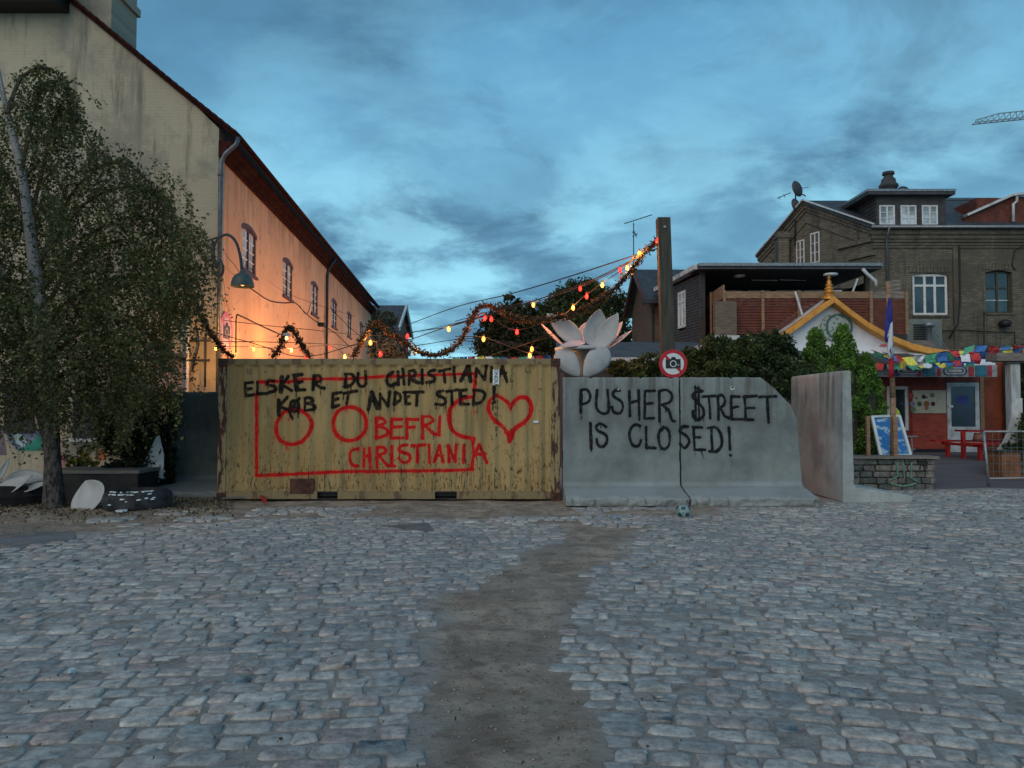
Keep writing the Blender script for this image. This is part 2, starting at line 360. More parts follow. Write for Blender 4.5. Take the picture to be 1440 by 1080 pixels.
def cobble_mat():
    t = NT('cobblestone'); tone = t.attr('tone')
    r = t.n('ShaderNodeValToRGB'); t.l(tone, r.inputs[0]); cr = r.color_ramp; cr.interpolation = 'CONSTANT'
    cols = [(0,(.305,.308,.30)),(.14,(.35,.348,.337)),(.3,(.352,.335,.32)),(.42,(.28,.287,.286)),(.55,(.325,.323,.312)),(.66,(.255,.278,.28)),(.76,(.365,.332,.315)),(.83,(.415,.412,.395)),(.91,(.22,.25,.262)),(.96,(.335,.29,.275))]
    cr.elements[0].position = 0; cr.elements[0].color = (*cols[0][1], 1); cr.elements[1].position = cols[1][0]; cr.elements[1].color = (*cols[1][1], 1)
    for p, c in cols[2:]: e = cr.elements.new(p); e.color = (*c, 1)
    g = t.n('ShaderNodeNewGeometry').outputs['Position']
    col = t.mix(1.0, r.outputs[0], t.mix(t.mr(t.noise(14, 8, .72, None, g), .30, .70), (.55,.55,.55), (1.42,1.40,1.36)), 'MULTIPLY')
    col = t.mix(1.0, col, t.mix(t.mr(t.noise(.6, 4, .6, None, g), .3, .7), (.85,.86,.88), (1.14,1.13,1.1)), 'MULTIPLY')
    col = t.mix(t.mr(t.noise(90, 3, .7, None, g), .52, .72, 0, .4), col, (.42,.42,.40))
    col = t.mix(t.mr(t.noise(45, 6, .8, None, g), .54, .66, 0, .55), col, (.10,.10,.098)); col = t.mix(t.mr(t.noise(2.4, 8, .75, None, g), .56, .66, 0, .55), col, (.30,.28,.255))
    sp = t.n('ShaderNodeSeparateXYZ'); t.l(g, sp.inputs[0])
    dz = t.mr(t.math('ADD', sp.outputs['Z'], t.math('MULTIPLY', t.noise(30, 5, .7, None, g), .03)),   .034, .023)
    col = t.mix(t.math('MULTIPLY', dz, .6), col, (.26,.25,.235))
    bp = t.bump(t.noise(20, 8, .7, None, g), 0.55, .02); bp = t.bump(t.noise(110, 4, .7, None, g), .5, .005, bp)
    return t.fin(col, t.mr(t.noise(8, 4, .6, None, g), .3, .7, .68, .9), bp, 0, .2)
M['cobble'] = cobble_mat()
def ground_mat():
    t = NT('ground_dirt'); g = t.tc(); tr = t.attr('track')
    joint = t.mix(t.noise(24, 6, .7), (.25,.24,.225), (.52,.50,.465))
    sand = t.mix(t.mr(t.noise(2.2, 7, .65), .35, .65), (.28,.22,.17), (.54,.45,.36)); sand = t.mix(t.mr(t.noise(.9, 6, .6), .45, .62, 0, .65), sand, (.29,.255,.215))
    col = t.mix(tr, joint, sand)
    v = t.n('ShaderNodeTexVoronoi'); v.inputs['Scale'].default_value = 60; t.l(g, v.inputs['Vector'])
    sp = t.mr(v.outputs['Distance'], .34, .2); pick = t.math('GREATER_THAN', t.noise(31, 2, .5), .56)
    gm = t.math('MULTIPLY', sp, pick); col = t.mix(t.math('MULTIPLY', gm, .8), col, t.mix(v.outputs['Color'], (.07,.065,.06), (.50,.47,.43))); v2 = t.n('ShaderNodeTexVoronoi'); v2.inputs['Scale'].default_value = 28; t.l(g, v2.inputs['Vector']); g2 = t.math('MULTIPLY', t.mr(v2.outputs['Distance'], .25, .12), t.math('GREATER_THAN', t.noise(17, 2, .5), .55)); col = t.mix(t.math('MULTIPLY', g2, .8), col, t.mix(v2.outputs['Color'], (.10,.095,.09), (.48,.46,.43))); col = t.mix(t.math('MULTIPLY', t.mr(t.noise(5.5, 8, .75), .5, .62), .55), col, (.16,.122,.09))
    col = t.mix(t.mr(t.noise(140, 3, .7), .5, .75, 0, .5), col, (.24,.225,.2))
    bp = t.bump(t.noise(7, 8, .72), 1.0, .10); bp = t.bump(g2, .6, .012, bp); bp = t.bump(gm, .7, .008, bp); bp = t.bump(t.noise(130, 3), .5, .004, bp)
    return t.fin(col, .95, bp, 0, .2)
M['ground'] = ground_mat()
M['asphalt'] = plain('asphalt', (.14,.145,.15), .9, .22, 1.5, .5, bs=90)
M['deck'] = plain('deck', (.115,.10,.105), .85, .18, 1.2, .3, stretch=(.5,4,1))
M['pebble'] = plain('pebble', (.22,.205,.185), .85, .75, 45, .3)
GABLE = brickmat('gable_brick_paint', (1, 0), (.40,.37,.285), (.39,.36,.28), (.37,.34,.27), .23, .076, .007, .4, (.13,.125,.10), (.225,.215,.175))
def salmon():  # yellow plaster with warm lamp light mixed into its colour
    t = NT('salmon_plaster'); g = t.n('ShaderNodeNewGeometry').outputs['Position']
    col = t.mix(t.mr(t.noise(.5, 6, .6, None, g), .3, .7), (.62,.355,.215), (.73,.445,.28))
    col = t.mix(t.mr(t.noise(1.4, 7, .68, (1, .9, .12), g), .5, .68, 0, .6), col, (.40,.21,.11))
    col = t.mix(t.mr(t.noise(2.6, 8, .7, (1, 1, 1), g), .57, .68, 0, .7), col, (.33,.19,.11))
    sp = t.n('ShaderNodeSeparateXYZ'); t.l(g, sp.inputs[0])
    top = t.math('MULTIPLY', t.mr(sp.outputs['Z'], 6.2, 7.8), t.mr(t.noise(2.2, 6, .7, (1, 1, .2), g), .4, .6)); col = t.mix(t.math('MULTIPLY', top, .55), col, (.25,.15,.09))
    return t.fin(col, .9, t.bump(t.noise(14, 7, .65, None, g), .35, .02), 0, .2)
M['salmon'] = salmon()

# ---------------------------------------------------------------- ground
track_px = [(604,1300),(602,1080),(600,1000),(608,950),(588,925),(624,884),(612,845),(655,832),(705,802),(738,782),(792,758),(786,742),(700,736),(620,731),(480,730),(380,732),
            (250,740),(180,748),(120,752),(-60,790),(-60,712),(100,700),(300,700),(790,700),(960,712),(1020,716),(1010,728),(960,738),(905,748),(884,764),(882,786),(830,806),(826,846),(796,872),(792,905),(786,945),(835,975),(828,1010),(845,1050),(852,1080),(852,1300)]
track = np.array([[*G(x, y).xy] for x, y in track_px])
def inside_sd(px, py, poly):
    """signed distance, negative inside"""
    px = np.asarray(px); py = np.asarray(py); d = np.full(px.shape, 1e9); ins = np.zeros(px.shape, bool); n = len(poly)
    for i in range(n):
        a = poly[i]; b = poly[(i+1) % n]; e = b-a; t = np.clip(((px-a[0])*e[0]+(py-a[1])*e[1])/(e@e), 0, 1)
        d = np.minimum(d, np.hypot(px-a[0]-t*e[0], py-a[1]-t*e[1]))
        c = ((a[1] > py) != (b[1] > py)) & (px < (b[0]-a[0])*(py-a[1])/(b[1]-a[1]+1e-12)+a[0]); ins ^= c
    return np.where(ins, -d, d)
xs = np.concatenate([[-600,-200,-80,-40,-24], np.arange(-16, 16.01, .1), [24,40,80,200,600]])
ys = np.concatenate([[-200,-60,-20,-5], np.arange(0, 18.01, .09), [20,24,30,40,60,100,250,900]])
X, Y = np.meshgrid(xs, ys); sdT = inside_sd(X, Y, track); near = (np.abs(X) < 16.1) & (Y > -.1) & (Y < 18.1)
def ground_z(x, y, s):
    tr = sm(.10, -.16, s + (vnoise(x*3, y*3, 3)-.5)*.16)
    return .012*(vnoise(x*.9, y*.9, 1)-.5)*2 + tr*(.026 + .03*(vnoise(x*2.1, y*2.1, 2)-.5) + .018*(vnoise(x*6, y*6, 5)-.5)), tr
Z, TR = ground_z(X, Y, sdT)
Z = Z + (1-TR)*.0205 + np.where(near, (1-TR)*.004*(vnoise(X*2.7, Y*2.7, 17)-.5), 0); Z = np.where(near, Z, 0); TR = np.where(near, TR, 0)
h_, w_ = X.shape; idx = np.arange(h_*w_).reshape(h_, w_)
fc = np.stack([idx[:-1,:-1], idx[:-1,1:], idx[1:,1:], idx[1:,:-1]], -1).reshape(-1, 4)
gnd = np_mesh('ground', np.stack([X, Y, Z], -1).reshape(-1, 3), fc, M['ground'], None, {'track': TR.ravel()}, True)
tag(gnd, kind='structure')
# asphalt patch left
ap = [G(-80,800), G(-80,1300), G(-400,1300), G(-400,760)]
mb = MB(); pts = [G(x, y, .03) for x, y in [(-90,770),(0,752),(60,748),(104,748),(106,757),(70,768),(30,778),(0,788),(-100,830)]]
mb.add([(p.x, p.y, .034) for p in pts] + [(p.x, p.y, -.02) for p in pts], [tuple(range(9))[::-1]] + [(i, (i+1)%9, (i+1)%9+9, i+9) for i in range(9)])
tag(mb.build('asphalt_path', M['asphalt']), kind='structure')

# cobbles
def cobble_geo(c, ang, L, Wd, top, rnd):
    """rounded slab: 3 rings of 8 + centre"""
    hx, hy = L/2, Wd/2; k = rnd.uniform(.14, .32); kx, ky = hx*(1-k), hy*(1-k*1.1)
    ring = [(hx, -ky), (hx, ky), (kx, hy), (-kx, hy), (-hx, ky), (-hx, -ky), (-kx, -hy), (kx, -hy)]
    j = [(rnd.uniform(-.018, .014), rnd.uniform(-.016, .012)) for _ in ring]
    tx, ty = rnd.gauss(0, .022), rnd.gauss(0, .022); ca, sa = math.cos(ang), math.sin(ang); vs = []
    for s, z in ((1.0, -.05), (.99, -.0075), (.86, -.0005), (.5, 0.0008)):
        for (x, y), (a, b) in zip(ring, j):
            x2 = (x+a)*s if s > .9 else (x+a) - math.copysign(min(abs(x), (1-s)*.08), x); y2 = (y+b)*s if s > .9 else (y+b) - math.copysign(min(abs(y), (1-s)*.08), y)
            if s == .5: x2, y2 = (x+a)*.5, (y+b)*.5
            zz = top + z + tx*x2 + ty*y2 + (rnd.uniform(-.0015, .0015) if s < .95 else 0)
            vs.append((c[0]+ca*x2-sa*y2, c[1]+sa*x2+ca*y2, zz))
    vs.append((c[0], c[1], top+.0008))
    fs = []
    for r in range(3):
        for i in range(8): fs.append((r*8+i, r*8+(i+1)%8, (r+1)*8+(i+1)%8, (r+1)*8+i))
    ce = 32
    for i in range(8): fs.append((24+i, 24+(i+1)%8, ce, ce))
    return vs, fs
rc = random.Random(11)
def rowf(u):     # the courses arch gently across the square
    return .13*u if u < 0 else (-.05*u - .055*u*u if u < 4 else -.05*u - .88 - .49*(u-4))
cobbles = []; v = 2.3
while v < 22:
    rowh = rc.uniform(.132, .168); u = -12.5 + rc.random()*.2
    while u < 13:
        Lc = min(max(rc.gauss(.20, .044), .115), .31); um = u + Lc/2; y = v + rowf(um) + rc.gauss(0, .008)
        ang = math.atan(rowf(um+.05)/.1 - rowf(um-.05)/.1); ok = 2.5 < y < 17.5 and abs(um) < .71*y + .5
        if ok:
            if y > 12.72 and um < 5.4: ok = False
            elif y > 13.3 and um < 7.0: ok = False
            elif y > 15.4: ok = False
            elif um < -6.35 and y > 11.1+(um+6.35)*.4 : ok = False
        if ok: cobbles.append((um, y, ang, Lc-.014-rc.random()*.010, (rowh*math.cos(ang))-.012-rc.random()*.009))
        u += Lc/math.sqrt(1+math.tan(ang)**2)
    v += rowh
ca = np.array(cobbles); sdc = inside_sd(ca[:, 0], ca[:, 1], track); gz, _t = ground_z(ca[:, 0], ca[:, 1], sdc)
keep = sdc + (vnoise(ca[:, 0]*2.3, ca[:, 1]*2.3, 9)-.5)*.28 > -.01
upper = (sdc < 0) & (ca[:, 1] > 10.6) & (vnoise(ca[:,0]*1.5, ca[:,1]*1.5, 4) > .62)        # worn stones showing through the dirt by the container
ca = ca[keep | upper]; up2 = upper[keep | upper]
und = .012*(vnoise(ca[:, 0]*.9, ca[:, 1]*.9, 1)-.5)*2
order = np.argsort(ca[:, 1]); PAV = bpy.data.objects.new('cobble_pavement', None); COL.objects.link(PAV); tag(PAV, kind='structure')
allv, allf, tones = [], [], []; n_single = 0
def near_px(x, y): return abs(x) < .69*y
for i in order:
    x, y, a, Lc, Wc = ca[i]; top = und[i] + .030 + rc.gauss(0, .0055)
    if rc.random() < .05: top -= .012
    if up2[i]: top = und[i] + .044
    vs, fs = cobble_geo((x, y), a, Lc, Wc, top, rc); tone = rc.random()
    if n_single < 300 and y > 3.25 and near_px(x, y):
        me = bpy.data.meshes.new('cobblestone'); me.from_pydata([(p[0]-x, p[1]-y, p[2]) for p in vs], [], [f if f[2] != f[3] else f[:3] for f in fs])
        me.polygons.foreach_set('use_smooth', [True]*len(me.polygons)); at = me.attributes.new('tone', 'FLOAT', 'POINT'); at.data.foreach_set('value', [tone]*len(vs))
        o = link('cobblestone', me, M['cobble'], PAV); o.location = (x, y, 0); n_single += 1
    else:
        b = len(allv); allv += vs; allf += [tuple(k+b for k in f) for f in fs]; tones += [tone]*len(vs)
me = bpy.data.meshes.new('cobblestones'); me.from_pydata(allv, [], [f if f[2] != f[3] else f[:3] for f in allf]); me.polygons.foreach_set('use_smooth', [True]*len(me.polygons))
at = me.attributes.new('tone', 'FLOAT', 'POINT'); at.data.foreach_set('value', tones); o = link('cobblestones', me, M['cobble'], PAV); tag(o, kind='stuff')
# loose gravel
N = 16000; gx = rng.uniform(-8, 8, N*3); gy = 3 + rng.random(N*3)**1.2*10; s = inside_sd(gx, gy, track); w = (s < .1) | (rng.random(N*3) < .12); w &= np.abs(gx) < .7*gy; gx, gy, s = gx[w][:N], gy[w][:N], s[w][:N]
gz, _ = ground_z(gx, gy, s); r = .0025 + rng.random(len(gx))**4*.011
octv = np.array([(1,0,0),(0,1,0),(-1,0,0),(0,-1,0),(0,0,.7),(0,0,-.7)]); octf = np.array([(0,1,4),(1,2,4),(2,3,4),(3,0,4),(1,0,5),(2,1,5),(3,2,5),(0,3,5)])
co = np.stack([gx, gy, gz + r*.4], -1)[:, None, :] + octv[None]*r[:, None, None]*rng.uniform(.6, 1.3, (len(gx), 6, 1)); ff = octf[None] + (np.arange(len(gx))*6)[:, None, None]
tag(np_mesh('gravel', co.reshape(-1, 3), ff.reshape(-1, 3), M['pebble']), 'loose gravel scattered on the dirt track and between cobbles', 'gravel', kind='stuff')

# raised terrace paving in front of the shop
mb = MB(); mb.add([(5.6,15.62,.02),(30,15.62,.02),(30,20,.30),(5.6,20,.30),(30,30,.32),(5.6,30,.32),(5.6,15.62,-.1),(30,15.62,-.1)], [(0,1,2,3),(3,2,4,5),(6,7,1,0)])
tag(mb.build('terrace_paving', M['deck']), kind='structure')
def terrace_z(y): return .02 + .28*min(max((y-15.62)/4.38, 0), 1)

# ---------------------------------------------------------------- facades
def wall_openings(mb, fr, u0, u1, z0, z1, ops, th, arch=0.0):
    us = sorted({u0, u1, *[o[0] for o in ops], *[o[1] for o in ops]})
    for a, b in zip(us[:-1], us[1:]):
        mid = (a+b)/2; cuts = sorted([(o[2], o[3]) for o in ops if o[0] < mid < o[1]]); z = z0
        for c0, c1 in cuts: mb.ob(fr, a, b, -th, 0, z, c0); z = c1
        mb.ob(fr, a, b, -th, 0, z, z1)
    if arch:
        for o in ops:
            n = 8; pu = [o[0]+(o[1]-o[0])*i/n for i in range(n+1)]; pz = [o[3]-arch*((2*i/n-1)**2) for i in range(n+1)]
            for i in range(n):
                mb.poly(fr, [(pu[i], pz[i]-.0001), (pu[i+1], pz[i+1]-.0001), (pu[i+1], o[3]+.001), (pu[i], o[3]+.001)], -th, -.001)
def window(parent, fr, u0, u1, z0, z1, rec, fm, gm, sash=2, cols=1, rows=2, fw=.07, mw=.03, mm=None, transom=None, name='window', sill=None):
    mb = MB(); t0, t1 = -rec-.07, -rec
    mb.ob(fr,u0,u1,t0,t1,z0,z0+fw).ob(fr,u0,u1,t0,t1,z1-fw,z1).ob(fr,u0,u0+fw,t0,t1,z0+fw,z1-fw).ob(fr,u1-fw,u1,t0,t1,z0+fw,z1-fw)
    W_ = (u1-u0-2*fw); sw = W_/sash
    for i in range(1, sash): mb.ob(fr, u0+fw+sw*i-fw*.5, u0+fw+sw*i+fw*.5, t0, t1+.004, z0+fw, z1-fw)
    zt = None
    if transom: zt = z0+(z1-z0)*transom; mb.ob(fr, u0+fw, u1-fw, t0, t1+.002, zt-fw*.45, zt+fw*.45)
    w = mb.build(name, fm, parent)
    if cols > 1 or rows > 1:
        m2 = MB()
        for i in range(sash):
            a = u0+fw+sw*i+(fw*.5 if i else 0); b = u0+fw+sw*(i+1)-(fw*.5 if i < sash-1 else 0); zz1 = zt-fw*.45 if zt else z1-fw
            for c in range(1, cols): q = a+(b-a)*c/cols; m2.ob(fr, q-mw/2, q+mw/2, t0+.02, t1-.01, z0+fw, zz1)
            for r_ in range(1, rows): q = z0+fw+(zz1-z0-fw)*r_/rows; m2.ob(fr, a, b, t0+.022, t1-.012, q-mw/2, q+mw/2)
        m2.build('muntin', mm or fm, w)
    for i in range(sash):
        a = u0+fw+sw*i+(fw*.5 if i else 0); b = u0+fw+sw*(i+1)-(fw*.5 if i < sash-1 else 0)
        MB().ob(fr, a, b, t0, t0+.035, z0+fw, z1-fw).build('pane', gm, w)
    if sill: MB().ob(fr, u0-.06, u1+.06, -rec, .06, z0-.08, z0).build('sill', sill, w)
    return w

# ---- the long yellow/salmon building on the left
LB = thing('gabled_building', (-7.08, 18, 0), 'long gabled building with grey-yellow painted brick end and plastered street side, its salmon tint holding painted lamp light', 'building')
FG = F(-22, 18.0, 1, 0)          # gable facing us (u = x+22)
FS = F(-7.08, 18.0, -.066, 1)    # street side facing right, u = distance from the corner
LS = 30.4
zr = lambda x: 8.30 + (-6.62-x)*.80 + max(0, (-6.62-x)-1.5)*.03
gw = MB(); cu = -7.08+22
prof = [(0, 0), (cu, 0), (cu, 7.9), (cu-.0, 8.45)] + [(x+22, zr(x)-.12) for x in (-7.6, -9, -11, -13.6)] + [(-19.5+22, zr(-13.6)-4.6), (0, 9)]
gw.poly(FG, prof, -.4, 0); gable = gw.build('gable_wall', GABLE, LB)
wins = []
for k in range(6): y0 = 20.0+4.62*k; wins.append((y0-18, y0-18+1.38, 5.42, 6.72))
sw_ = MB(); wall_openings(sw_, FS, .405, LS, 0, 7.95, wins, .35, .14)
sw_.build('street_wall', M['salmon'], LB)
MB().box(-21.5, -8.0, 18.5, 19, 0, .2).build('plinth', M['interior_dark'], LB)
for (a, b, c, d) in wins:
    window(LB, FS, a+.005, b-.005, c, d-.06, .02, M['brown_paint'], M['glass_sky'], 2, 2, 4, .09, .028, M['white_paint'], sill=M['brown_paint'])
    n = 8; arch = MB()
    for i in range(n):
        q = lambda j: (a-.07+(b-a+.14)*j/n, d-.14*((2*j/n-1)**2))
        (u_a, z_a), (u_b, z_b) = q(i), q(i+1); arch.poly(FS, [(u_a, z_a-.09), (u_b, z_b-.09), (u_b, z_b+.03), (u_a, z_a+.03)], -.06, .010)
    arch.build('window_arch', M['brown_paint'], LB)
for u_, zt in ((26.6, 4.4), (8.0, 3.4)):
    pass
# eaves: stepped brick cornice, soffit and roof slab
ev = MB()
ev.ob(FS, -.02, LS+.15, 0, .10, 7.75, 7.87).ob(FS, -.02, LS+.15, 0, .20, 7.871, 8.02).ob(FS, -.02, LS+.15, 0, .30, 8.021, 8.15)
ev.build('cornice', M['soffit'], LB)
ro = MB()
def roofpt(u, x_out, dz=0):      # point on the roof slope, x_out inwards from the eave edge
    p = FS.p(u, .46, 0); return (p.x-x_out, p.y, 8.28+x_out*.80+max(0, x_out-1.5)*.03+dz)
for u0_, u1_ in ((-.12, LS+.3),):
    a = [roofpt(u0_, q) for q in (-.02, 1.5, 7.0)]; b = [roofpt(u1_, q) for q in (-.02, 1.5, 7.0)]
    lo = lambda P_: [(p[0], p[1], p[2]-.10) for p in P_]
    V = a + b + lo(a) + lo(b); ro.add(V, [(0,1,4,3),(1,2,5,4),(6,9,10,7),(7,10,11,8),(0,6,7,1),(1,7,8,2),(3,4,10,9),(4,5,11,10),(0,3,9,6)])
ro.build('roof', M['dark_red'], LB)
gt = MB(); gt.tube([FS.p(-.1, .53, 8.22), FS.p(LS+.2, .53, 8.24)], .045, 10); gt.build('gutter', M['soffit'], LB, True)
dp = MB(); c0 = FS.p(0, 0, 0)
dp.tube([(c0.x+.50, 17.93, 8.2), (c0.x+.45, 17.9, 8.02), (c0.x+.20, 17.9, 7.8), (c0.x+.09, 17.93, 7.6), (c0.x+.08, 17.94, 7.3), (c0.x+.08, 17.94, 0)], .055, 10)
for z in (7.3, 5.2, 3.2): dp.lathe((c0.x+.08, 17.94, z), [(.055,-.03),(.072,-.03),(.072,.03),(.055,.03)], 12)
dp.build('downpipe', M['zinc'], LB, True)
p = FS.p(14.2, .09, 0); dp = MB().tube([(p.x+.35, p.y, 8.15), (p.x+.05, p.y, 7.7), (p.x, p.y, 7.4), (p.x, p.y, 0)], .06, 10); dp.build('downpipe', M['iron'], LB, True)
ch = MB().box(-11.05, -9.92, 18.35, 19.6, 9.5, 12.6).box(-11.12, -9.85, 18.28, 19.67, 12.05, 12.25); ch.build('chimney', GABLE, LB)
ht = MB().box(-13.5, -10.75, 17.4, 18.0, 11.28, 12.6); ht.build('hatch_hood', M['black'], LB, label='dark timber hood at the top of the gable')
vb = MB()
for k in range(9):       # verge tiles: short dark pieces along the rake
    pass
for k in range(46):
    x1 = -6.60-k*.16; z1 = 8.30+(-6.62-x1)*.80+max(0,(-6.62-x1)-1.5)*.03
    vb.hexa([(x1-.15,17.80,z1+.10),(x1,17.80,z1-.02),(x1,18.2,z1-.02),(x1-.15,18.2,z1+.10),(x1-.15,17.80,z1+.155),(x1,17.80,z1+.055),(x1,18.2,z1+.055),(x1-.15,18.2,z1+.155)])
vb.build('verge_tiles', M['dark_red'], LB, kind='stuff')
# boarded shop-window, ledge, lower openings on the gable
bw = MB(); bw.ob(FG, 11.55, 12.65, -.02, .05, .98, 2.05).build('boarded_window', plain('navy', (.012,.016,.035), .5), LB)
MB().ob(FG, 11.45, 12.75, 0, .14, .90, .975).build('window_ledge', M['dirty_white'], LB)
MB().ob(FG, 9.9, 10.6, .001, .04, 1.1, 2.3).build('vent_panel', M['black'], LB)
MB().ob(FG, 13.2, 14.3, 0, .22, 2.90, 3.0).build('awning_ledge', M['zinc'], LB)
wp = MB().ob(FG, 13.5, 14.3, 0, .03, 2.1, 2.88); wp.build('notice_board', plain('board_grey', (.33,.27,.27), .7, .25, 3, dirt=(.15,.12,.12)), LB)
pp = MB().tube([(-7.72, 17.9, 0), (-7.72, 17.9, 4.2)], .035, 8); pp.build('service_pipe', M['dirty_white'], LB, True)
cd = MB().tube([(-7.5, 17.92, 3.6), (-7.45, 17.9, 3.2), (-7.6, 17.92, 2.6)], .018, 6).tube([(-7.9,17.93,3.3),(-7.2,17.93,3.3)], .02, 6).tube([(-7.9,17.93,2.85),(-7.2,17.93,2.85)], .02, 6).tube([(-7.3,17.93,2.2),(-7.3,17.93,3.5)],.02,6)
cd.build('conduit', M['cable'], LB, True)
# mural colours low on the gable (flat paint on the wall)
def flatshape(name, pts, c, t, parent=LB, fr=FG):
    mb = MB(); uv = []
    for x, y in pts:
        q = P(x, y, 18.0); uv.append((q.x+22, q.z))
    if sum((uv[i][0]*uv[(i+1)%len(uv)][1]-uv[(i+1)%len(uv)][0]*uv[i][1]) for i in range(len(uv))) < 0: uv = uv[::-1]
    mb.poly(fr, uv, -.01, t); mat = plain(name+'_'+str(len(bpy.data.materials)), c, .75, .25, 4, .2, dirt=mul(c, .5)); return mb.build(name, mat, parent)
flatshape('mural_shape', [(5,604),(62,604),(60,618),(40,634),(24,634),(12,620)], (.13,.17,.27), .004)
flatshape('mural_shape', [(24,634),(44,622),(60,608),(60,634)], (.02,.2,.15), .007)
flatshape('mural_shape', [(15,606),(28,606),(38,622),(34,630),(22,622)], (.35,.5,.55), .008)
flatshape('mural_shape', [(60,585),(66,585),(66,634),(60,634)], (.35,.02,.02), .010)
flatshape('mural_shape', [(-60,600),(4,600),(10,640),(-60,640)], (.12,.1,.12), .004)
flatshape('mural_shape', [(80,640),(95,637),(98,660),(78,662)], (.30,.14,.15), .004)
flatshape('mural_shape', [(135,632),(152,630),(150,645),(136,648)], (.42,.13,.04), .004)
tg = MB()
rt = random.Random(5)
for cx, cy, n in ((76,625,9), (92,632,9), (122,632,8), (150,640,6), (92,600,5)):
    for k in range(n):
        x, y = cx+rt.uniform(-12,12), cy+rt.uniform(-14,14); ps = []
        for j in range(5): ps.append(P(x, y, 17.985)); x += rt.uniform(-7,7); y += rt.uniform(-6,6)
        tg.tube(ps, .012, 4)
tg.build('spray_tag', M['black'], LB)

# small dark house at the far end of the street
FH = thing('brick_house', (-8, 58, 0), 'small red brick house with dark roof closing the far end of the street', 'house')
FB = brickmat('far_brick', (1,0), (.2,.10,.07), (.16,.08,.06), (.18,.14,.12))
a = P(515,455,56); b = P(563,460,56)
zt = P(0,423,58).z; ze = P(0,462,58).z
hx0, hx1 = P(512,0,58).x, P(567,0,58).x
mb = MB(); fr = F(hx1-2.6, 57, 1, 0)
mb.box(hx0-6, hx1-.3, 57, 64, 0, ze); mb.add([(hx1-.3,57,ze),(hx1-.3,64,ze),(hx1-.3,60.5,zt-.3)], [(0,1,2)]); mb.build('wall', FB, FH)
rf = MB(); rf.add([(hx0-6,56.6,ze-.1),(hx1,56.6,ze-.1),(hx1,60.5,zt),(hx0-6,60.5,zt),(hx0-6,56.6,ze-.3),(hx1,56.6,ze-.3),(hx1,60.5,zt-.2),(hx0-6,60.5,zt-.2),(hx1,64.4,ze-.1),(hx0-6,64.4,ze-.1)], [(0,1,2,3),(4,7,6,5),(0,4,5,1),(1,5,6,2),(3,2,8,9)])
rf.build('roof', M['slate'], FH)
MB().bar((hx1+.03,56.6,ze-.15),(hx1+.03,60.5,zt-.05),.12,.3).bar((hx1+.03,64.4,ze-.15),(hx1+.03,60.5,zt-.05),.12,.3).build('bargeboard', M['dirty_white'], FH)

# ---- wall lamp
LP = thing('wall_lamp', tuple(P(300,360,17.6)), 'curly wrought iron wall lamp with green dome shade on the corner of the gabled building', 'lamp')
def PX(pts, Y): return [P(x, y, Y) for x, y in pts]
br = MB(); YL = 17.55
br.tube(PX([(299,338),(299,388)], YL), .03, 8)
br.tube([P(290,339,17.95), P(306,334,YL)], .022, 6); br.tube([P(287,366,17.95), P(298,367,YL)], .022, 6)
arc = [(306,378),(302,368),(300,352),(304,340),(311,333),(319,330),(327,334),(333,343),(337,356),(339,368),(340,380)]
def smooth(pts, k=4):
    out = []; n = len(pts)
    for i in range(n-1):
        p0, p1, p2, p3 = (Vector(pts[max(i-1,0)]), Vector(pts[i]), Vector(pts[i+1]), Vector(pts[min(i+2,n-1)]))
        for j in range(k):
            t = j/k; out.append(.5*((2*p1)+(p2-p0)*t+(2*p0-5*p1+4*p2-p3)*t*t+(3*p1-p0-3*p2+p3)*t**3))
    out.append(Vector(pts[-1])); return out
br.tube(smooth([P(x, y, YL) for x, y in arc]), .034, 8)
curl = [(300,352),(298,366),(299,378),(303,386),(309,389),(313,384),(314,376),(311,369),(306,369),(305,374),(308,376)]
br.tube(smooth([P(x, y, YL) for x, y in curl]), .03, 8); br.build('bracket', M['iron'], LP, True)
c = P(341,403,YL); s_ = YL/FPX
sh = MB().lathe(c, [(.02,.40),(.05,.40),(.07,.36),(.06,.33),(.10,.31),(.17,.27),(.225,.19),(.252,.10),(.262,.03),(.268,0),(.262,-.005),(.25,.03),(.235,.10),(.2,.18),(.12,.27),(.0,.3)], 32)
sh.build('shade', plain('lamp_green', (.05,.085,.08), .45, .2, 8), LP, True)
bb = MB().lathe(c+Vector((0,0,.06)), [(0,-.05),(.04,-.03),(.055,.02),(.04,.07),(.02,.12)], 12); bb.build('lamp_bulb', emis('lamp_glow', (1,.55,.25), 1.6), LP, True)

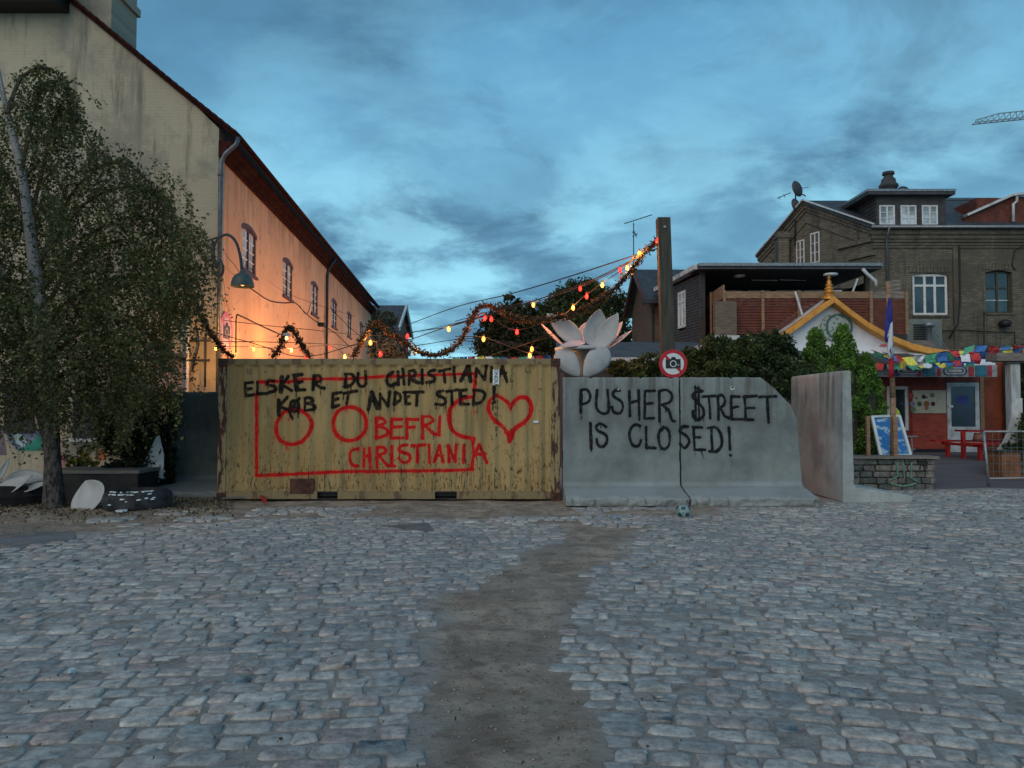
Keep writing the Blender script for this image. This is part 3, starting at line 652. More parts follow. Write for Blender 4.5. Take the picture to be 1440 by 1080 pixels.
# ---- round no-camera sign on the salmon wall
SG = thing('round_sign', tuple(FS.p(.72, .03, 3.5)), 'round pink no-camera sign fixed to the salmon wall beside the downpipe', 'sign')
def disc(mb, fr, uc, zc, r0, r1, t0, t1, n=40):
    for i in range(n):
        a, b = 2*math.pi*i/n, 2*math.pi*(i+1)/n; q = lambda r, g: (uc+r*math.cos(g), zc+r*math.sin(g))
        pts = [q(r0,a), q(r1,a), q(r1,b), q(r0,b)] if r0 > 0 else [(uc,zc), q(r1,a), q(r1,b)]
        mb.poly(fr, pts, t0, t1)
def camera_sign(parent, fr, uc, zc, r, t, ring, face):
    mb = MB(); pts = [(uc+r*.9*math.cos(2*math.pi*i/40), zc+r*.9*math.sin(2*math.pi*i/40)) for i in range(40)]; mb.poly(fr, pts, t-.02, t); mb.build('sign_face', face, parent)
    mb = MB(); disc(mb, fr, uc, zc, r*.76, r, t-.02, t+.006); mb.build('sign_ring', ring, parent)
    q = r; mb = MB(); mb.poly(fr, [(uc-.52*q,zc-.33*q),(uc+.52*q,zc-.33*q),(uc+.52*q,zc+.33*q),(uc+.2*q,zc+.33*q),(uc+.15*q,zc+.48*q),(uc-.1*q,zc+.48*q),(uc-.16*q,zc+.33*q),(uc-.52*q,zc+.33*q)], t-.01, t+.008)
    cm = mb.build('camera_symbol', M['sign_black'], parent); mb = MB(); disc(mb, fr, uc, zc, .18*q, .235*q, t, t+.011, 24); mb.build('lens_ring', face, cm); MB().poly(fr, [(uc+.3*q,zc-.12*q),(uc+.42*q,zc-.1*q),(uc+.42*q,zc-.05*q),(uc+.3*q,zc-.07*q)], t, t+.011).build('camera_button', face, cm)
    mb = MB(); s2 = math.sqrt(.5)
    for a0, a1 in ((-.8, -.42), (.42, .8)):
        mb = MB(); w = .085; mb.poly(fr, [(uc+q*(a0*s2-w*s2), zc+q*(-a0*s2-w*s2)), (uc+q*(a1*s2-w*s2), zc+q*(-a1*s2-w*s2)), (uc+q*(a1*s2+w*s2), zc+q*(-a1*s2+w*s2)), (uc+q*(a0*s2+w*s2), zc+q*(-a0*s2+w*s2))], t, t+.010); mb.build('slash', ring, parent)
camera_sign(SG, FS, .62, P(0,467,18.6).z, .50, .05, M['pink_paint'], plain('pink_white', (.62,.42,.46), .5, .1))

# ---------------------------------------------------------------- buildings on the right
# big dark brick house
BB = thing('brick_building', (15.5, 32, 0), 'large dark yellow-brick building with slate roof, dormer and white windows', 'building')
b1 = brickmat('dark_brick', (1,0), (.125,.115,.09), (.21,.19,.145), (.09,.085,.075), .235, .08, .013, .6, (.05,.05,.045), (.085,.08,.06))
gd = Vector((.414,-.91,0)); b2 = brickmat('dark_brick_side', (gd.x, gd.y), (.14,.125,.10), (.23,.205,.16), (.09,.085,.075), .235, .08, .013, .6, (.06,.055,.05))
FF = F(15.5, 32, 1, 0); EZ = 9.35
def XF(px, Y=32.): return (px-720)/FPX*Y
def ZF(py, Y=32.): return P(720, py, Y).z
w1 = (XF(1286)-15.5, XF(1337)-15.5, ZF(443), ZF(384)); w2 = (XF(1389)-15.5, XF(1427)-15.5, ZF(440), ZF(380))
mb = MB(); wall_openings(mb, FF, 0, 14, 0, EZ, [w1, w2], .4, .1); mb.build('front_wall', b1, BB)
mb = MB().ob(FF, 1, 13, -.9, -.5, 0, 9); mb.build('room_shade', M['interior_dark'], BB)
window(BB, FF, w1[0]+.02, w1[1]-.02, w1[2], w1[3]-.03, .08, M['white_paint'], M['glass'], 3, 1, 1, .10, .03, transom=.72, sill=b1)
window(BB, FF, w2[0]+.02, w2[1]-.02, w2[2], w2[3]-.03, .14, M['wood_dark'], M['glass'], 2, 1, 2, .07, .035, M['dirty_white'], transom=.6, sill=b1)
mb = MB()
for z, t, hh in ((EZ-.25,.18,.25),(EZ-.42,.12,.17),(EZ-.55,.06,.13),(ZF(349),.05,.12),(ZF(345),.09,.06)): mb.ob(FF, -.05-t, 14, -.01, t, z, z+hh-.002)
mb.build('cornice', b1, BB)
mb = MB(); 
for z0_ in (ZF(520), ZF(505)): mb.ob(FF, 0, 14, 0, .03, z0_, z0_+.1)
for i in range(12): mb.ob(FF, w1[0]-.12+i*(w1[1]-w1[0]+.24)/12, w1[0]-.12+(i+.85)*(w1[1]-w1[0]+.24)/12, 0, .03, w1[3]+.02, w1[3]+.28)
for i in range(10): mb.ob(FF, w2[0]-.12+i*(w2[1]-w2[0]+.24)/10, w2[0]-.12+(i+.85)*(w2[1]-w2[0]+.24)/10, 0, .03, w2[3]+.02, w2[3]+.28)
mb.ob(FF, XF(1343)-15.5, XF(1350)-15.5, 0, .06, 4, ZF(345)); mb.build('brick_trim', b1, BB)
# skewed gable wall
t_end = 6.0; Lg = 6.59; FGb = F(15.5-.455*t_end, 32+t_end, .414, -.91)  # u runs from far-left to the near corner
ub, zb = Lg, 11.43; ap = 2.86
for_w = []
def ug(px):      # u on the gable wall for a pixel column
    k = (px-720)/FPX; o = FGb.o; d = FGb.d; return (k*o.y-o.x)/(d.x-k*d.y)
def zg(px, py): u_ = ug(px); q = FGb.p(u_, 0, 0); return P(px, py, q.y).z
wa = (ug(1122), ug(1134.5), zg(1128, 375), zg(1128, 337)); wb = (ug(1142), ug(1156), zg(1149, 370), zg(1149, 326))
mb = MB(); wall_openings(mb, FGb, -.2, ub-.02, 0, EZ-.1, [o for o in (wa, wb) if o[3] < EZ-.1] or [], .35, .08)
mb.poly(FGb, [(-.2, EZ-.1), (ub, EZ-.1), (ub, EZ+.05), (ap, zb-.15), (-.2, EZ+.05)], -.35, 0); mb.build('gable_wall', b2, BB)
for a_ in (wa, wb):
    window(BB, FGb, a_[0]+.02, a_[1]-.02, a_[2], a_[3]-.03, -.02 if a_[3] >= EZ-.1 else .06, M['white_paint'], M['glass_sky'], 2, 1, 3, .06, .03, sill=b2)
mb = MB()
for t, dz, hh in ((.22,0,.16),(.15,-.16,.15),(.08,-.31,.14)):
    for (ua, za, uc_, zc_) in ((ap, zb, ub+.1, EZ+.12), (-.3, EZ+.12, ap, zb)):
        mb.poly(FGb, [(ua, za+dz-.1), (uc_, zc_+dz-.1), (uc_, zc_+dz+hh-.1), (ua, za+dz+hh-.1)], -.01, t)
for (ua, za, uc_, zc_) in ((ap, zb-.95, ub-.8, EZ-.35), (.6, EZ-.35, ap, zb-.95)): mb.poly(FGb, [(ua, za), (uc_, zc_), (uc_, zc_+.2), (ua, za+.2)], -.01, .06)
mb.ob(FGb, ub-1.3, ub+.05, -.01, .10, EZ-1.1, EZ-.95); mb.ob(FGb, ub-1.9, ub+.05, -.01, .12, EZ-.5, EZ-.3); mb.build('gable_cornice', b2, BB)
ax_ = FGb.p(ap, .28, zb+.08); er = FGb.p(ub+.2, .28, EZ+.12); el = FGb.p(-.3, .28, EZ+.12)
mb = MB(); th = Vector((0,0,-.1)); ry = ax_.y
q = [Vector((er.x,31.72,EZ+.06)), Vector((30,31.72,EZ+.06)), Vector((30,ry,ax_.z)), ax_, el, Vector((30,ry+5,EZ))]
mb.add(q + [v_+th for v_ in q], [(0,1,2,3), (3,2,5,4), (0,6,7,1), (0,3,9,6), (3,4,10,9), (6,9,8,7)]); mb.build('roof', M['slate'], BB)
mb = MB().tube([(er.x-.1,31.66,EZ+.03),(30,31.66,EZ+.03)], .07, 8); mb.build('gutter', M['galv'], BB, True)
mb = MB().bar(ax_+Vector((0,-.05,.03)), er+Vector((0,-.05,.03)), .1, .06).bar(ax_+Vector((0,-.05,.03)), el+Vector((0,-.05,.03)), .1, .06); mb.build('flashing', M['dirty_white'], BB)
mb = MB().tube([(15.95,31.62,EZ),(15.95,31.8,EZ-.3),(15.95,31.88,EZ-.5),(15.95,31.88,3)], .05, 8); mb.build('downpipe', M['zinc'], BB, True)
# dormer
YD = 31.95; FD = F(XF(1237,YD), YD, 1, 0); DW = XF(1335,YD)-XF(1237,YD); dz0, dz1 = ZF(317.5,YD), ZF(276,YD)
dw = [(XF(a,YD)-FD.o.x, XF(b,YD)-FD.o.x, ZF(316.5,YD), ZF(288,YD)) for a, b in ((1240.6,1263.6),(1270.8,1294.2),(1301,1324.5))]
mb = MB(); wall_openings(mb, FD, 0, DW, EZ+.1, dz1, dw, .2); dm = mb.build('dormer', M['clad'], BB)
for a_ in dw: window(dm, FD, a_[0]+.01, a_[1]-.01, a_[2], a_[3], .02, M['white_paint'], M['glass_sky'], 2, 1, 3, .07, .03)
mb = MB()
for k in range(9): z = EZ+.12+k*.165; mb.box(FD.o.x-.03, FD.o.x+.02, YD+.02, YD+3.4, z, z+.14)
mb.box(FD.o.x, FD.o.x+DW, YD+.2, YD+3.2, EZ, dz1-.02); mb.build('dormer_cheek', M['clad'], BB)
MB().box(FD.o.x-.5, FD.o.x+DW+.25, YD-.3, YD+4.4, dz1, dz1+.2).build('dormer_roof', M['slate'], BB)
MB().box(FD.o.x-.52, FD.o.x+DW+.27, YD-.33, YD-.301, dz1+.13, dz1+.23).box(FD.o.x-.53, FD.o.x-.501, YD-.3, YD+4.4, dz1+.13, dz1+.23).build('roof_edge', M['galv'], BB)
# chimney pot, cowl
cp = P(1249.5, 268, 34.5); mb = MB().lathe(cp, [(.36,-.6),(.36,.1),(.42,.14),(.42,.25),(.33,.34),(.30,.52),(.20,.62),(.20,.72),(.27,.74),(.25,.86),(0,.9)], 12)
mb.build('chimney_pot', M['clad'], BB, True)
cp = P(1269, 269, 34.5); MB().lathe(cp, [(.26,-.3),(.28,0),(.24,.12),(.12,.2),(0,.22)], 14).build('roof_cowl', M['iron'], BB, True)
# left chimney stack of the gable
mb = MB(); c = P(1099,329,36.3); mb.box(c.x-.25,c.x+.25,c.y-.3,c.y+.3,7,c.z+.05).box(c.x-.3,c.x+.3,c.y-.35,c.y+.35,c.z-.25,c.z-.1); mb.build('chimney', b2, BB)
# wall fixtures
mb = MB().lathe(P(1413.5,453,31.75), [(0,-.22),(.2,-.2),(.26,0),(.1,.1),(0,.12)], 14); mb.build('wall_light', M['black'], BB, True)
mb = MB()
for pts in ([(1384,438),(1384,475),(1384,500)],[(1325,465),(1350,464),(1385,466),(1427,467),(1428,500)],[(1349,345),(1350,420),(1347,455),(1335,475)],[(1440,345),(1427,352),(1423,372),(1428,380)]):
    MB().tube([P(x,y,31.93) for x,y in pts], .035 if pts[0][0]==1349 else .02, 6).build('conduit', M['cable'], BB, True)
# red-brown attic further right
RA = thing('attic_house', (XF(1400,38), 38, 0), 'dark red boarded attic gable with pale edge and white drainpipe behind slate roof', 'house')
Ya = 32.3; FA = F(XF(1362,Ya), Ya, 1, 0); Wn = 9
mb = MB(); mb.poly(FA, [(0, ZF(318,Ya)), (Wn, ZF(318,Ya)), (Wn, ZF(268,Ya)), (XF(1420,Ya)-FA.o.x, ZF(277,Ya)), (0, ZF(305,Ya))], -.3, 0); mb.build('wall', M['red_slat'], RA)
mb = MB().bar(P(1358,303,Ya-.1), P(1421,275,Ya-.1), .3, .1).bar(P(1421,275,Ya-.1), P(1480,268,Ya-.1), .3, .1); mb.build('roof_edge', M['dirty_white'], RA)
mb = MB().box(XF(1380,Ya), XF(1500,Ya), Ya+.05, Ya+3, ZF(340,Ya), ZF(278,Ya)); mb.build('side_wall', M['red_slat'], RA)
MB().tube(PX([(1430,276),(1430,283),(1425,287),(1425,312)], Ya-.15), .06, 8).build('drainpipe', M['dirty_white'], RA, True)
MB().box(XF(1333,39), XF(1398,39), 38.8, 43, ZF(300,39), ZF(284,39)).box(XF(1330,39), XF(1402,39), 38.6, 43, ZF(284,39)+.002, ZF(281,39)).build('flat_roof', M['zinc'], RA)

# satellite dishes on a mast
SD = thing('satellite_mast', tuple(P(1119,345,36.0)), 'mast with two dark satellite dishes on the brick gable', 'antenna')
MB().tube([P(1118,345,35.9), P(1119,256,35.9)], .035, 6).build('mast', M['iron'], SD, True)
for x, y, r in ((1122,265,.40),(1120,288,.33)):
    c = P(x, y, 35.75); MB().lathe(c, [(0,.12),(r*.5,.08),(r*.85,.02),(r,-.03),(r*.97,-.05),(r*.5,.02),(0,.06)], 24, ax=(.55,-.8,.15)).tube([c, c+Vector((.3,-.5,-.1))], .015, 5).build('dish', M['slate'], SD, True)
MB().tube(PX([(1093,279),(1112,271)],35.8), .02, 5).tube(PX([(1096,276),(1097,281)],35.8), .015, 5).tube(PX([(1102,273),(1104,278)],35.8), .015, 5).tube(PX([(1126,272),(1133,276)],35.8), .03, 5).build('boom', M['iron'], SD)
# yagi antenna
YA = thing('tv_antenna', tuple(P(891,385,31)), 'thin rooftop television aerial on the small brick house left of the tall post', 'antenna')
mb = MB().tube(PX([(891,390),(891,313)],31), .022, 6); mb.build('mast', M['iron'], YA)
mb = MB().tube(PX([(878,314.5),(917,302)],31), .018, 5)
for k in range(13):
    x = 879+k*3.1; y = 314.2-k*.99; c = P(x,y,31); mb.tube([c+Vector((-.05,-.2,-.03)), c+Vector((.05,.2,.03))], .011, 4)
mb.tube(PX([(889,326),(896,331)],31), .015, 4).tube(PX([(892,325),(895,334)],31), .015, 4).tube(PX([(889,333),(897,328)],31), .012, 4); mb.build('boom', M['iron'], YA)

# small brick house behind the tall post
SH = thing('gabled_cottage', (5.7, 31, 0), 'small old brick house with dark slate roof behind the tall wooden post', 'house')
b3 = brickmat('old_brick', (0,1), (.11,.085,.07), (.16,.12,.09), (.13,.12,.10), .24,.08,.012,.5,(.06,.055,.05))
ze, zt = ZF(420,31), ZF(379,33.5)
mb = MB(); mb.box(5.75, 11, 31.1, 36, 0, ze); mb.add([(5.75,31.1,ze),(5.75,36,ze),(5.75,33.5,zt-.15)], [(0,2,1)]); mb.build('wall', b3, SH)
mb = MB(); mb.add([(5.45,30.7,ze-.1),(11,30.7,ze-.1),(11,33.5,zt),(5.45,33.5,zt),(5.45,36.5,ze-.15),(11,36.5,ze-.15),(5.45,30.7,ze-.24),(11,30.7,ze-.24),(5.45,33.5,zt-.14),(5.45,36.5,ze-.29)], [(0,1,2,3),(3,2,5,4),(0,6,7,1),(0,3,8,6),(3,4,9,8)]); mb.build('roof', M['slate'], SH)
MB().bar((5.42,30.7,ze-.18),(5.42,33.5,zt-.08),.08,.22).bar((5.42,36.5,ze-.22),(5.42,33.5,zt-.08),.08,.22).build('bargeboard', M['brown_paint'], SH)
MB().box(5.3,11,30.55,30.69,ze-.24,ze-.1).tube([(5.75,30.6,ze-.2),(5.8,30.9,ze-.6),(5.8,31.0,ze-1),(5.8,31.0,.5)],.045,8).build('gutter', M['iron'], SH)

# terrace house with loggia, clad in dark boards
TH_ = thing('terrace_house', (6.4, 26, 0), 'dark boarded house with flat roof and fenced roof terrace', 'house')
Yt = 26.0; x0 = P(980,0,Yt).x; x1 = P(1224,0,Yt).x; zR = ZF(382,Yt); zF_ = 4.05
FSide = F(x0-.52, 30.0, .52, -4.0)      # side wall facing left-front, u from far to near
Ls = math.hypot(.52,4.0); wz0, wz1 = P(967,459,27.2).z, P(967,407,27.2).z
mb = MB(); n_b = 32
uw0, uw1 = 1.95, 2.75
for k in range(n_b):
    z = 3.0 + k*(zR-.1-3.0)/n_b; hb = (zR-.1-3.0)/n_b
    segs = [(0, Ls)] if z+hb < wz0 or z > wz1 else [(0, uw0), (uw1, Ls)]
    for a_, b_ in segs: mb.hexa([FSide.p(a_,.03,z),FSide.p(b_,.03,z),FSide.p(b_,-.1,z),FSide.p(a_,-.1,z),FSide.p(a_,.008,z+hb-.004),FSide.p(b_,.008,z+hb-.004),FSide.p(b_,-.1,z+hb-.004),FSide.p(a_,-.1,z+hb-.004)])
mb.build('cladding', M['clad'], TH_, kind='stuff')
MB().ob(FSide, 0, Ls, -.2, -.11, 0, zR-.1).build('side_wall', M['clad'], TH_)
window(TH_, FSide, uw0, uw1, wz0, wz1, -.03, M['white_paint'], M['glass_sky'], 2, 1, 1, .09, .03, transom=.72)
MB().bar((x0-.6,30.6,zR+.09),(x0-.15,25.6,zR+.09),.25,.16).build('verge_board', M['dirty_white'], TH_)
MB().hexa([(x0-.15,25.5,zR),(x1,25.5,zR),(x1,31,zR+.05),(x0-.7,31,zR+.05),(x0-.15,25.5,zR+.17),(x1,25.5,zR+.17),(x1,31,zR+.22),(x0-.7,31,zR+.22)]).build('roof', M['slate'], TH_)
MB().box(x0-.15, x1+.02, 25.44, 25.498, zR+.10, zR+.2).build('roof_edge', M['galv'], TH_)
MB().box(x0+.2, 13.8, 29.6, 29.9, zF_, zR).box(x1-.1,12.5,26.5,29.9,zF_,zR-.3).build('back_wall', M['interior_dark'], TH_)
mb = MB(); fr = F(0, 29.58, 1, 0)
for a_, b_ in ((1018,1040),(1047,1078),(1086,1123),(1126,1178)):
    window(TH_, fr, P(a_,0,29.58).x, P(b_,0,29.58).x, ZF(430,29.58), ZF(408,29.58), 0, M['white_paint'], M['glass'], 2, 1, 1, .09)
MB().box(x0+.02, x1+2, Yt, 30, zF_-.3, zF_-.005).build('terrace_floor', M['wood_grey'], TH_)
MB().box(x0+.05, x0+.22, Yt+.05, Yt+.22, zF_, zR).box(x1-.3, x1-.15, Yt+.05, Yt+.2, zF_, zR).build('roof_post', M['wood_dark'], TH_)
MB().box(x0+.1, 12.7, Yt+.1, 30, 0, zF_-.31).build('lower_wall', M['slate'], TH_)
mb = MB(); mb.tube(PX([(1213,378),(1219,385),(1231,395),(1232,402)], 25.4), .06, 8); mb.build('rainpipe', M['dirty_white'], TH_, True)
MB().lathe(P(1040,389,26.5), [(0,.08),(.18,.06),(.2,0),(0,-.04)], 14).lathe(P(1168,386.5,25.4), [(0,.08),(.22,.04),(.24,-.02),(0,-.05)], 14).build('terrace_lamp', M['dirty_white'], TH_, True)
mb = MB().bar(P(1057,394,27.5), P(1093,394.5,27.5), .03).bar(P(1097,393.5,27.5), P(1133,394.5,27.5), .03); mb.build('curtain_rail', M['dirty_white'], TH_)
# terrace fence: posts, top boards, slat panels
FE = thing('terrace_fence', (9.0, 24.6, 4), 'red-brown slatted terrace fence with pale wooden top boards', 'fence')
Yf = 24.6; fr = F(0, Yf, 1, 0); zt_, zm, zb_ = ZF(410,Yf), ZF(420,Yf), ZF(470,Yf)
fx = [P(a_,0,Yf).x for a_ in (1014,1067,1117,1164,1217,1266)]
for i in range(5):
    mb = MB(); k = 13
    for j in range(k): z = zb_+(zm-zb_)*j/k; mb.hexa([fr.p(fx[i]+.03,.02,z),fr.p(fx[i+1]-.03,.02,z),fr.p(fx[i+1]-.03,-.02,z),fr.p(fx[i]+.03,-.02,z),fr.p(fx[i]+.03,0,z+(zm-zb_)/k-.012),fr.p(fx[i+1]-.03,0,z+(zm-zb_)/k-.012),fr.p(fx[i+1]-.03,-.03,z+(zm-zb_)/k-.012),fr.p(fx[i]+.03,-.03,z+(zm-zb_)/k-.012)])
    mb.build('slat_panel', M['red_slat'], FE, kind='stuff'); MB().ob(fr, fx[i]+.01, fx[i+1]-.01, -.03, .03, zm+.01, zt_).build('top_board', M['wood_light'] if i < 4 else M['wood_grey'], FE)
for i in range(6): MB().ob(fr, fx[i]-.045, fx[i]+.045, .031, .09, zb_, zt_+.02).build('post', M['wood_light'], FE)
fl = F(P(984,0,28).x, 28.0, fx[0]-P(984,0,28).x, Yf-28.0); Lf = math.hypot(fx[0]-P(984,0,28).x, 3.4)
for i in range(2):
    a_, b_ = Lf*i/2, Lf*(i+1)/2; mb = MB()
    for j in range(13): z = zb_+(zm-zb_)*j/13; mb.ob(fl, a_+.05, b_-.05, -.02, .02, z, z+(zm-zb_)/13-.012)
    mb.build('slat_panel', M['red_slat'], FE, kind='stuff'); MB().ob(fl, a_+.01, b_-.01, -.03, .03, zm+.01, zt_+.22).build('top_board', M['wood_light'], FE); MB().ob(fl, a_-.05, a_+.04, .031, .09, zb_, zt_+.25).build('post', M['wood_light'], FE)
mb = MB()
for k in range(4): a_ = P(1248, 398+k*5, Yf-.02); b_ = P(1266, 394+k*5.6, Yf-.02); mb.bar(a_, b_, .03, .09)
mb.build('slanted_board', M['wood_grey'], FE)
MB().bar(P(1118,410,24.4), P(1128,443,24.3), .06).bar(P(1206,392,25), P(1199,410,25), .05).build('brace', M['dirty_white'], FE)
PB = thing('brick_pillar', tuple(P(1016,472,24.2)), 'short brick pillar with pale capping at the left end of the terrace fence', 'pillar')
bpil = brickmat('pillar_brick', (1,0), (.13,.10,.08), (.19,.15,.11), (.16,.15,.13), .24,.08,.014,.8)
a_, b_ = P(1001,0,24.3).x, P(1031,0,24.3).x
MB().box(a_, b_, 24.25, 24.5, 1.5, ZF(424,24.3)).build('shaft', bpil, PB); MB().box(a_-.05, b_+.05, 24.1, 24.245, ZF(478,24.2), ZF(472,24.2)).build('capping', M['dirty_white'], PB)

# low slate lean-to roof in the middle
LR = thing('low_shed', (4, 21, 0), 'low shed with grey felt roof and pale fascia behind the flower sculpture', 'shed')
zA, zB = P(0,504,20).z, P(0,481,24).z
MB().hexa([(1.2,19.8,zA-.1),(8.4,19.8,zA-.1),(8.0,24,zB-.1),(1.4,24,zB-.1),(1.2,19.8,zA),(8.4,19.8,zA),(8.0,24,zB),(1.4,24,zB)]).build('roof', M['felt'], LR)
MB().box(1.2, 8.4, 19.74, 19.795, zA-.13, zA+.01).build('fascia', M['dirty_white'], LR)
MB().box(1.4, 8.2, 20.1, 24, 0, zA-.11).build('wall', M['clad'], LR)
MB().hexa([(8.0,22,3.0),(12.5,22,3.0),(12.5,25.5,3.6),(8.0,25.5,3.6),(8.0,22,3.1),(12.5,22,3.1),(12.5,25.5,3.75),(8.0,25.5,3.75)]).build('side_roof', M['felt'], LR)
# second grey box roof light
FL_ = single(recenter(MB().box(*(P(975,0,17.6).x, P(992,0,17.6).x), 17.5, 17.75, P(0,494,17.6).z, P(0,486,17.6).z).box(P(982,0,17.6).x,P(984,0,17.6).x,17.6,17.65,1.0,P(0,494,17.6).z).build('flood_light', M['dirty_white'], bevel=.02)), 'small pale floodlight poking above the shrubs right of the tall post', 'lamp')

# HVAC cabinet, vent pipe
HV = thing('ventilation_cabinet', tuple(P(1285,500,26)), 'grey metal louvred ventilation unit with capped flue beside the brick wall', 'ventilation unit')
Yh = 27; MB().box(P(1268,0,Yh).x, P(1316,0,Yh).x, Yh, Yh+1, P(0,500,Yh).z-1, P(0,449,Yh).z).build('casing', M['hvac'], HV)
for k in range(8):
    z = P(0, 480-k*3.2, Yh).z; MB().box(P(1276,0,Yh).x, P(1292,0,Yh).x, Yh-.05, Yh-.002, z, z+.03).build('louvre', M['black'], HV)
c = P(1306.5,487,26.6); MB().lathe(c, [(.09,-.9),(.10,.0),(.10,.68),(.13,.69),(.13,.72)], 16).build('flue', M['galv'], HV, True)
MB().lathe(c+Vector((0,0,.78)), [(.0,-.1),(.16,-.1),(.2,-.06),(.2,.02),(.13,.07),(0,.08)], 18).build('flue_cap', M['galv'], HV, True)
MB().tube(PX([(1311,462),(1325,492)],26.6),.018,5).tube(PX([(1311,460),(1331,490)],26.6),.018,5).build('stay', M['steel'], HV)

# ---------------------------------------------------------------- temple-like shop
SP = thing('temple_shop', (12, 24, .3), 'small red shop with white gable, curved ochre roof edge and painted frieze', 'shop')
Ys = 24.0; s44 = Ys/FPX
curve = [(1090,474),(1110,460),(1140,438),(1167,419),(1190,437),(1215,455),(1245,472),(1275,484),(1305,491),(1345,496)]
def zs(py, Y=Ys): return P(0, py, Y).z
fr = F(0, Ys, 1, 0)
pts = [(P(x,0,Ys).x, zs(y+5)) for x, y in curve]; poly = [(pts[0][0], zs(520)), (pts[-1][0], zs(520))] + pts[::-1]
MB().poly(fr, poly, -.3, -.05).build('gable', M['plaster_white'], SP)
tr = MB()
for (a_, b_) in zip(curve[:-1], curve[1:]):
    A_ = P(a_[0],a_[1],Ys); B_ = P(b_[0],b_[1],Ys)
    tr.hexa([(A_.x,Ys-.35,A_.z-.20),(B_.x,Ys-.35,B_.z-.20),(B_.x,Ys+.1,B_.z-.20),(A_.x,Ys+.1,A_.z-.20),(A_.x,Ys-.35,A_.z),(B_.x,Ys-.35,B_.z),(B_.x,Ys+.1,B_.z),(A_.x,Ys+.1,A_.z)])
tr.build('roof_edge', M['ochre'], SP, bevel=.02)
rfm = MB()
for (a_, b_) in zip(curve[:-1], curve[1:]):
    A_ = P(a_[0],a_[1],Ys); B_ = P(b_[0],b_[1],Ys); rfm.hexa([(A_.x,Ys+.1,A_.z-.1),(B_.x,Ys+.1,B_.z-.1),(B_.x,Ys+2.2,B_.z-.1),(A_.x,Ys+2.2,A_.z-.1),(A_.x,Ys+.1,A_.z+.02),(B_.x,Ys+.1,B_.z+.02),(B_.x,Ys+2.2,B_.z+.02),(A_.x,Ys+2.2,A_.z+.02)])
rfm.build('roof', M['dirty_white'], SP)
c = P(1166,419,Ys-.12); fin = MB().lathe(c, [(.20,-.05),(.20,.05),(.12,.07),(.12,.12),(.165,.17),(.165,.20),(.09,.24),(.14,.28),(.14,.31),(.07,.35),(.115,.39),(.115,.42),(.05,.46),(.085,.5),(.05,.55),(.03,.60),(.02,.62),(.09,.64),(.02,.66),(.015,.72),(0,.73)], 18)
fin.build('finial', M['gold'], SP, True)
def mandala():
    t = NT('mandala'); v = t.n('ShaderNodeTexVoronoi'); v.inputs['Scale'].default_value = 9; t.l(t.tc(), v.inputs['Vector'])
    return t.fin(t.mix(t.mr(v.outputs['Distance'], .2, .5), (.10,.2,.17), (.34,.40,.38)), .6)
MB().lathe(P(1172,460,Ys-.05), [(0,.03),(.40,.03),(.42,.0)], 40, ax=(0,-1,0)).build('mandala', mandala(), SP)
mb = MB(); disc(mb, F(0,Ys-.05,1,0), P(1172,0,Ys).x, P(0,460,Ys).z, .37, .43, 0, .05); mb.build('mandala_rim', plain('rim_green', (.05,.13,.12), .6), SP)
# lower front: awning strip, frieze, walls
xa, xb, xc = P(1100,0,Ys).x, P(1386,0,23).x, P(1420,0,Ys).x
MB().hexa([(xa,22.9,zs(513,22.9)),(xb,22.9,zs(513,22.9)),(xb,24,zs(497)),(xa,24,zs(497)),(xa,22.9,zs(513,22.9)+.06),(xb,22.9,zs(513,22.9)+.06),(xb,24,zs(497)+.06),(xa,24,zs(497)+.06)]).build('awning', M['plaster_white'], SP)
zf0, zf1 = zs(529,22.8), zs(514,22.8); MB().box(xa, xb, 22.82, 22.9, zf0-.02, zf1+.02).build('frieze', plain('frieze_base', (.28,.3,.32), .6), SP)
mf = [plain('frieze_red', (.3,.035,.05), .6), plain('frieze_teal', (.03,.15,.22), .6), plain('frieze_blue', (.04,.07,.16), .6)]
def fz(a_, b_, m_, y0=22.80, dz=0): MB().box(P(a_,0,22.8).x, P(b_,0,22.8).x, y0, 22.819, zf0+dz, zf1-dz).build('frieze_panel', m_, SP)
for a_, b_, m_ in ((1246,1256,2),(1280,1286,0),(1288,1296,1),(1297,1306,1),(1308,1313,0),(1352,1359,0),(1361,1377,1),(1378,1384,0)): fz(a_, b_, mf[m_])
for cx in (1268, 1333, 1395):
    for rx, rz, m_, yy in ((17,.42,mf[2],22.80),(14.5,.33,plain('cartouche_pale', (.42,.45,.46), .6),22.795),(12,.22,mf[2],22.79),(10,.13,plain('cartouche_fill', (.38,.36,.34), .6),22.785)):
        hw = rx*22.8/FPX; hz = (zf1-zf0)*rz; cxx = P(cx,0,22.8).x; czz = (zf0+zf1)/2; mb = MB()
        ps = [(cxx+(hw-hz)*math.copysign(1, math.cos(q))+hz*math.cos(q), czz+hz*math.sin(q)) for q in [2*math.pi*(i+.5)/24 for i in range(24)]]
        if cx < 1390: mb.poly(F(0,22.819,1,0), ps, 0, 22.819-yy); mb.build('cartouche', m_, SP)
dr = (P(1320,0,Ys).x, P(1368,0,Ys).x); wn = (P(1238,0,Ys).x, P(1268,0,Ys).x)
zfl = .31
mb = MB(); wall_openings(mb, fr, xa, P(1366,0,Ys).x, zfl-.3, zs(520), [(wn[0], wn[1], zs(605), zs(543)), (dr[0], dr[1]-.05, zfl, zs(537))], .15); mb.build('front_wall', M['shop_red'], SP)
MB().ob(fr, P(1372,0,Ys).x, xc+3, -.3, -.12, 0, 3.4).build('side_wall', M['shop_orange'], SP)
MB().ob(fr, P(1366.5,0,Ys).x, P(1372,0,Ys).x, -.2, .02, .3, zs(530)).build('door_post', M['wood_light'], SP)
